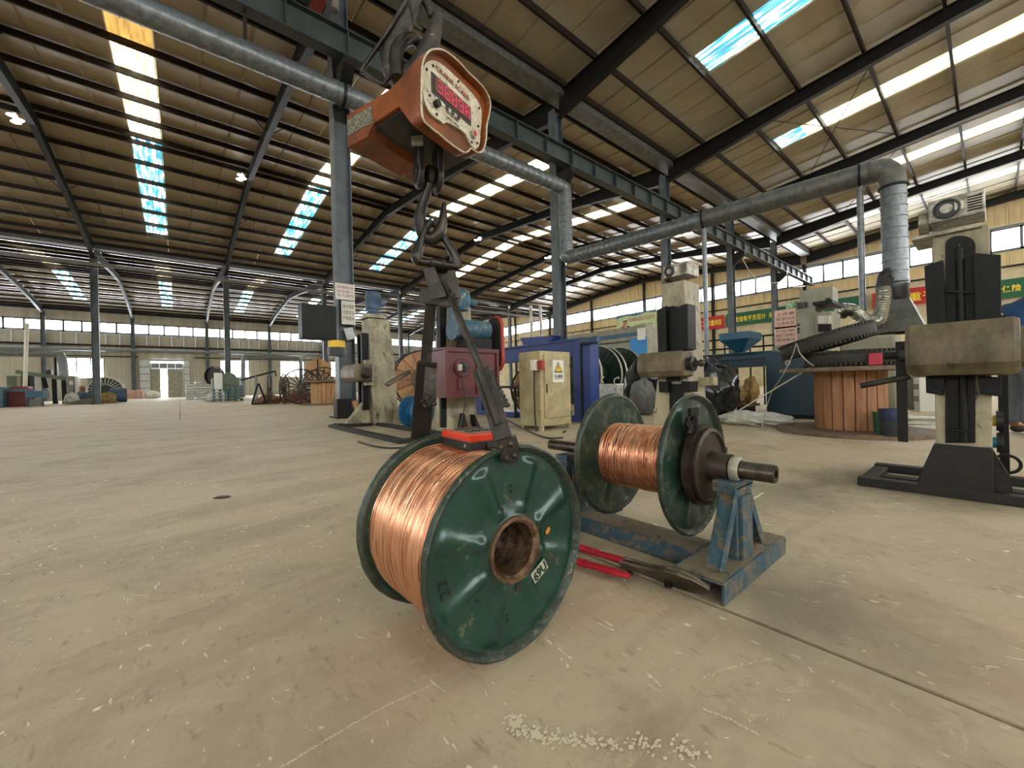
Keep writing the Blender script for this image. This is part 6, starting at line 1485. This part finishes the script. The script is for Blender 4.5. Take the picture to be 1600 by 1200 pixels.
# ---- banners on the gable wall
def banner(nm, lb, y0, y1, z0, z1, m): return tag(MB().bb((XG-.28, y1, z0), (XG-.26, y0, z1)).build(nm, m, None), lb, 'banner')
b = banner('wall_banner', 'red wall banner with yellow characters left of the green slogan', 21.0, 15.3, 5.25, 6.42, M_redbanner)
text('诚信为本优质高效经营端正质量供应', .56, (XG-.29, 20.8, 5.62), (0, -1, 0), Z3, M_bannertext, b, fit=5.3, bold=.01)
b = banner('wall_banner', 'green wall banner with yellow slogan behind the feed hopper', 15.1, 5.6, 5.30, 6.42, M_greenbanner)
text('志者自有千方百计  无志者只感千难', .50, (XG-.29, 14.75, 5.66), (0, -1, 0), Z3, M_bannertext, b, fit=5.4, bold=.01)
b = banner('wall_banner', 'red wall banner seen behind the big duct and hood', 5.3, .45, 5.30, 6.42, M_redbanner)
text('安全重于泰山', .62, (XG-.29, 5.0, 5.58), (0, -1, 0), Z3, M_bannertext, b, fit=4.2, bold=.01)
b = banner('wall_banner', 'green wall banner at the right edge with yellow characters', .30, -4.6, 5.02, 6.14, M_greenbanner)
text('安全保险', .42, (XG-.29, .24, 5.42), (0, -1, 0), Z3, M_bannertext, b, fit=1.42, bold=.01)
b = banner('wall_banner', 'long green wall banner behind the blue portal and cable reels', 33.0, 26.9, 5.45, 5.95, M_greenbanner)
# poster
py0, py1 = 26.75, 21.9
po_ = tag(MB().bb((XG-.28, py1, 6.0), (XG-.26, py0, 8.0)).build('wall_poster', mat('pale_green_poster', '#b9c3a0', .6, 0, '#a8b48c', 2), None), 'large wall poster with a suited figure, hills and lettering', 'poster')
def pq(u, v): return (XG-.285, py0+(py1-py0)*u, 6.0+2.0*v)
MB().prism([pq(0, .80), pq(.25, .90), pq(.5, .82), pq(.75, .93), pq(1, .86), pq(1, 1), pq(0, 1)], (-.004, 0, 0)).build('hill_band', mat('poster_blue', '#3f6a80', .6), po_)
MB().prism([pq(.04, .04), pq(.10, .28), pq(.18, .38), pq(.28, .38), pq(.36, .28), pq(.42, .04)], (-.006, 0, 0)).build('suit', M_ink, po_)
MB().prism([pq(.20, .05), pq(.20, .36), pq(.27, .36), pq(.28, .05)], (-.010, 0, 0)).build('shirt_front', M_paper, po_)
MB().lathe([(0, 0), (.22, 0)], (XG-.296, py0+(py1-py0)*.235, 6.0+2.0*.52), X3, 20, rfun=lambda r, h, th, i: (r*(1+.15*abs(math.sin(th))), h)).build('face', M_skin, po_)
MB().prism([pq(.17, .56), pq(.19, .66), pq(.28, .66), pq(.30, .56), pq(.26, .61), pq(.20, .61)], (-.014, 0, 0)).build('hair', M_hair, po_)
text('质量就是企业生命', .42, (XG-.292, py0+(py1-py0)*.34, 6.0+2.0*.56), (0, -1, 0), Z3, M_redink, po_, fit=3.0)
text('幸福都是奋斗出来', .30, (XG-.292, py0+(py1-py0)*.45, 6.0+2.0*.24), (0, -1, 0), Z3, M_ink, po_, fit=2.2)
banner('wall_banner', 'plain red wall banner below the right part of the poster', 24.3, 21.9, 5.35, 5.95, M_redbanner)
# ---- worker at the right edge
def skin_mesh(nm, verts, edges, radii, m, par, root=0, sub=2):
    me = bpy.data.meshes.new(nm); off = Vector(par['_o']); me.from_pydata([tuple(Vector(v)-off) for v in verts], edges, []); me.materials.append(m)
    o = bpy.data.objects.new(nm, me); COL.objects.link(o); o.parent = par; o['_o'] = list(off)
    s = o.modifiers.new('skin', 'SKIN'); s.use_smooth_shade = True
    sv = me.skin_vertices[0].data
    for i, r_ in enumerate(radii): sv[i].radius = r_ if isinstance(r_, tuple) else (r_, r_)
    sv[root].use_root = True
    ss = o.modifiers.new('sub', 'SUBSURF'); ss.levels = sub; ss.render_levels = sub
    return o
PO_ = onz(1596, 678); RH = _r0.copy(); FH = Vector((cy, sy, 0))
def pp3(a_, b_, z): return PO_ + RH*a_ + FH*b_ + Z3*z
per = thing('person', 'person in blue shirt and grey trousers bending forward at the right picture edge', 'person', PO_)
body_v = [pp3(0, 0, .92), pp3(.02, 0, 1.05), pp3(.07, 0, 1.20), pp3(.14, 0, 1.36), pp3(.20, 0, 1.44), pp3(.25, 0, 1.52), pp3(.27, 0, 1.60), pp3(.28, 0, 1.68),
          pp3(.13, -.17, 1.35), pp3(.22, -.21, 1.12), pp3(.40, -.17, 1.00), pp3(.48, -.16, .98),
          pp3(.16, .17, 1.35), pp3(.28, .20, 1.12), pp3(.44, .15, 1.02), pp3(.52, .14, 1.0),
          pp3(-.01, -.09, .86), pp3(.02, -.10, .48), pp3(-.05, -.10, .10), pp3(.06, -.11, .05),
          pp3(-.01, .09, .86), pp3(.08, .10, .48), pp3(.04, .10, .10), pp3(.15, .11, .05)]
body_e = [(0, 1), (1, 2), (2, 3), (3, 4), (4, 5), (5, 6), (6, 7), (3, 8), (8, 9), (9, 10), (10, 11), (3, 12), (12, 13), (13, 14), (14, 15), (0, 16), (16, 17), (17, 18), (18, 19), (0, 20), (20, 21), (21, 22), (22, 23)]
body_r = [.13, .125, .13, .13, .055, .065, .09, .075, .055, .042, .034, .028, .055, .042, .034, .028, .085, .058, .042, .04, .085, .058, .042, .04]
skin_mesh('body', body_v, body_e, body_r, M_skin, per)
skin_mesh('shirt', [pp3(-.01, 0, .95), pp3(.02, 0, 1.08), pp3(.07, 0, 1.22), pp3(.13, 0, 1.34), pp3(.17, 0, 1.42), pp3(.12, -.18, 1.35), pp3(.20, -.22, 1.14), pp3(.15, .18, 1.35), pp3(.26, .21, 1.14)],
          [(0, 1), (1, 2), (2, 3), (3, 4), (3, 5), (5, 6), (3, 7), (7, 8)], [.15, .145, .15, .15, .075, .078, .066, .078, .066], M_cloth, per)
skin_mesh('trousers', [pp3(-.005, 0, .94), pp3(-.02, -.09, .84), pp3(.01, -.10, .48), pp3(-.055, -.10, .09), pp3(-.02, .09, .84), pp3(.075, .10, .48), pp3(.035, .10, .09)],
          [(0, 1), (1, 2), (2, 3), (0, 4), (4, 5), (5, 6)], [.145, .108, .082, .068, .108, .082, .068], M_trouser, per)
MB().sphere(pp3(.268, 0, 1.655), .105, (.95, .85, .9)).build('hair', M_hair, per, smooth=True)
for (a_, b_) in ((.01, -.105), (.10, .105)): MB().sphere(pp3(a_, b_, .045), .06, (1, 1, .7)).build('shoe', M_shoe, per, smooth=True); 
for sg, hx, hy in ((-1, .50, -.16), (1, .54, .14)):
    for k in range(5):
        b0_ = pp3(hx+.0, hy+(k-2)*.017, .985); b1_ = pp3(hx+(.075, .085, .09, .08, .05)[k]*.7, hy+(k-2)*.021, .975); b2__ = pp3(hx+(.075, .085, .09, .08, .05)[k], hy+(k-2)*.021, .945)
        MB().tube([b0_, b1_, b2__], [.010, .009, .007], 8).build('finger', M_skin, per, smooth=True)
# workbench the person leans on, past the frame
wbn = thing('machine_table', 'dark ribbed machine table at the right picture edge', 'machine', pp3(.85, 0, 0))
MB().box(pp3(.95, .1, .80), (.9, .8, .16), (RH, FH, Z3)).build('table', M_iron, wbn, bevel=.01)
for a_ in (.6, 1.3):
    for b_ in (-.2, .4): MB().box(pp3(a_, b_, .36), (.07, .07, .72), (RH, FH, Z3)).build('leg', M_iron, wbn)
# ---- a few floor details
tag(MB().lathe([(0, .008), (.03, .006), (.045, 0)], onz(347, 777), Z3, 14, rfun=lambda r, h, th, i: (r*(1+.2*math.sin(2*th)), h)).build('flat_stone', M_brownsteel, None), 'small dark flat metal scrap alone on the open floor at left', 'scrap')

# ---- cable festoon on the crane beam, tie rods and pipes under the right roof
ca = [onx_ for onx_ in (ony(1160, 405, CRANEY-.1), ony(1178, 432, CRANEY-.3), ony(1200, 442, CRANEY-.3), ony(1222, 441, CRANEY-.1), ony(1240, 448, CRANEY-.3), ony(1258, 447, CRANEY-.1))]
tag(MB().tube(spline(ca, 6), .025, 6).build('festoon_cable', M_edge, None, smooth=True), 'pale cable sagging in loops under the far end of the crane beam', 'cable')
pr_ = thing('pipe_run', 'three thin parallel pipes under the roof of the last right bay', 'pipe', (34.3, 0, 9.8))
q0, q1 = onx(1200, 392, 34.3), onx(1640, 246, 34.3)
for k in range(3): MB().cyl(q0+Z3*k*.16, q1+Z3*k*.16, .045, 8).build('pipe', M_galvd, pr_)
for i in range(5):
    c_ = q0.lerp(q1, (i+.5)/5); MB().cyl(c_, Vector((c_.x, c_.y, rz(c_.y, RIDGES[0])+.2)), .02, 6).build('hanger', M_steel, pr_)
for (x0_, x1_, ya_, yb_) in ((16.92, 23.94, 5.6, 2.1), (23.94, 16.92, 5.6, 2.1), (23.94, 30.96, 5.6, 2.1), (30.96, 23.94, 5.6, 2.1)):
    MB().cyl((x0_, ya_, rz(ya_, RIDGES[0])-.1), (x1_, yb_, rz(yb_, RIDGES[0])-.1), .016, 6).build('tie_rod', M_steel, cl)

# ---- chalky scrape marks worn into the slab, and loose cables on the floor
random.seed(77)
def scrape(paths, nm, h=.0006):
    mb = MB()
    for pts, w, n in paths:
        P_ = spline([onz(a_, b_, h) for a_, b_ in pts], 12)
        for i in range(n):
            t = random.random()*(len(P_)-1.001); k = int(t); c_ = P_[k].lerp(P_[k+1], t-k) + Vector((random.gauss(0, w), random.gauss(0, w), 0)); r_ = min(.0045, abs(random.gauss(0, w*.5))+.0009); a0 = random.random()*6; c_.z = h+len(mb.f)*2e-6
            q = [c_+Vector((math.cos(a0+j*1.257)*r_*random.uniform(.5, 1.5), math.sin(a0+j*1.257)*r_*random.uniform(.4, 1.0), 0)) for j in range(5)]
            o_ = len(mb.v); mb.v += q; mb.f.append(tuple(range(o_, o_+5)))
    return mb.build(nm, mat('pale_scraped_concrete', '#d2c6ac', .8), fl, kind='stuff')
scrape([([(440, 1199), (520, 1150), (600, 1105), (680, 1068)], .0012, 420), ([(802, 1122), (815, 1142), (850, 1152), (900, 1158), (960, 1165)], .0075, 260), ([(960, 1160), (1040, 1165), (1100, 1180)], .010, 80), ([(1100, 1110), (1140, 1125), (1185, 1150)], .0015, 160),
        ([(1100, 1060), (1140, 1045), (1205, 1030)], .002, 90), ([(205, 930), (235, 931)], .003, 60), ([(340, 893), (385, 880)], .002, 50), ([(370, 893), (440, 870), (500, 855)], .010, 30)], 'scrape_marks')
for pts, lb in ((((752, 640), (790, 655), (815, 668), (850, 683), (880, 684)), 'black loose cable on the floor in front of the beige cabinet'), (((640, 668), (690, 690), (610, 700), (560, 690)), 'black cable lying on the floor left of the rear reel rim')):
    tag(MB().tube(spline([onz(a_, b_, .012) for a_, b_ in pts], 8), .010, 6).build('floor_cable', M_black, None, smooth=True), lb, 'cable')

for o in list(bpy.data.objects):
    if '_o' in o: del o['_o']
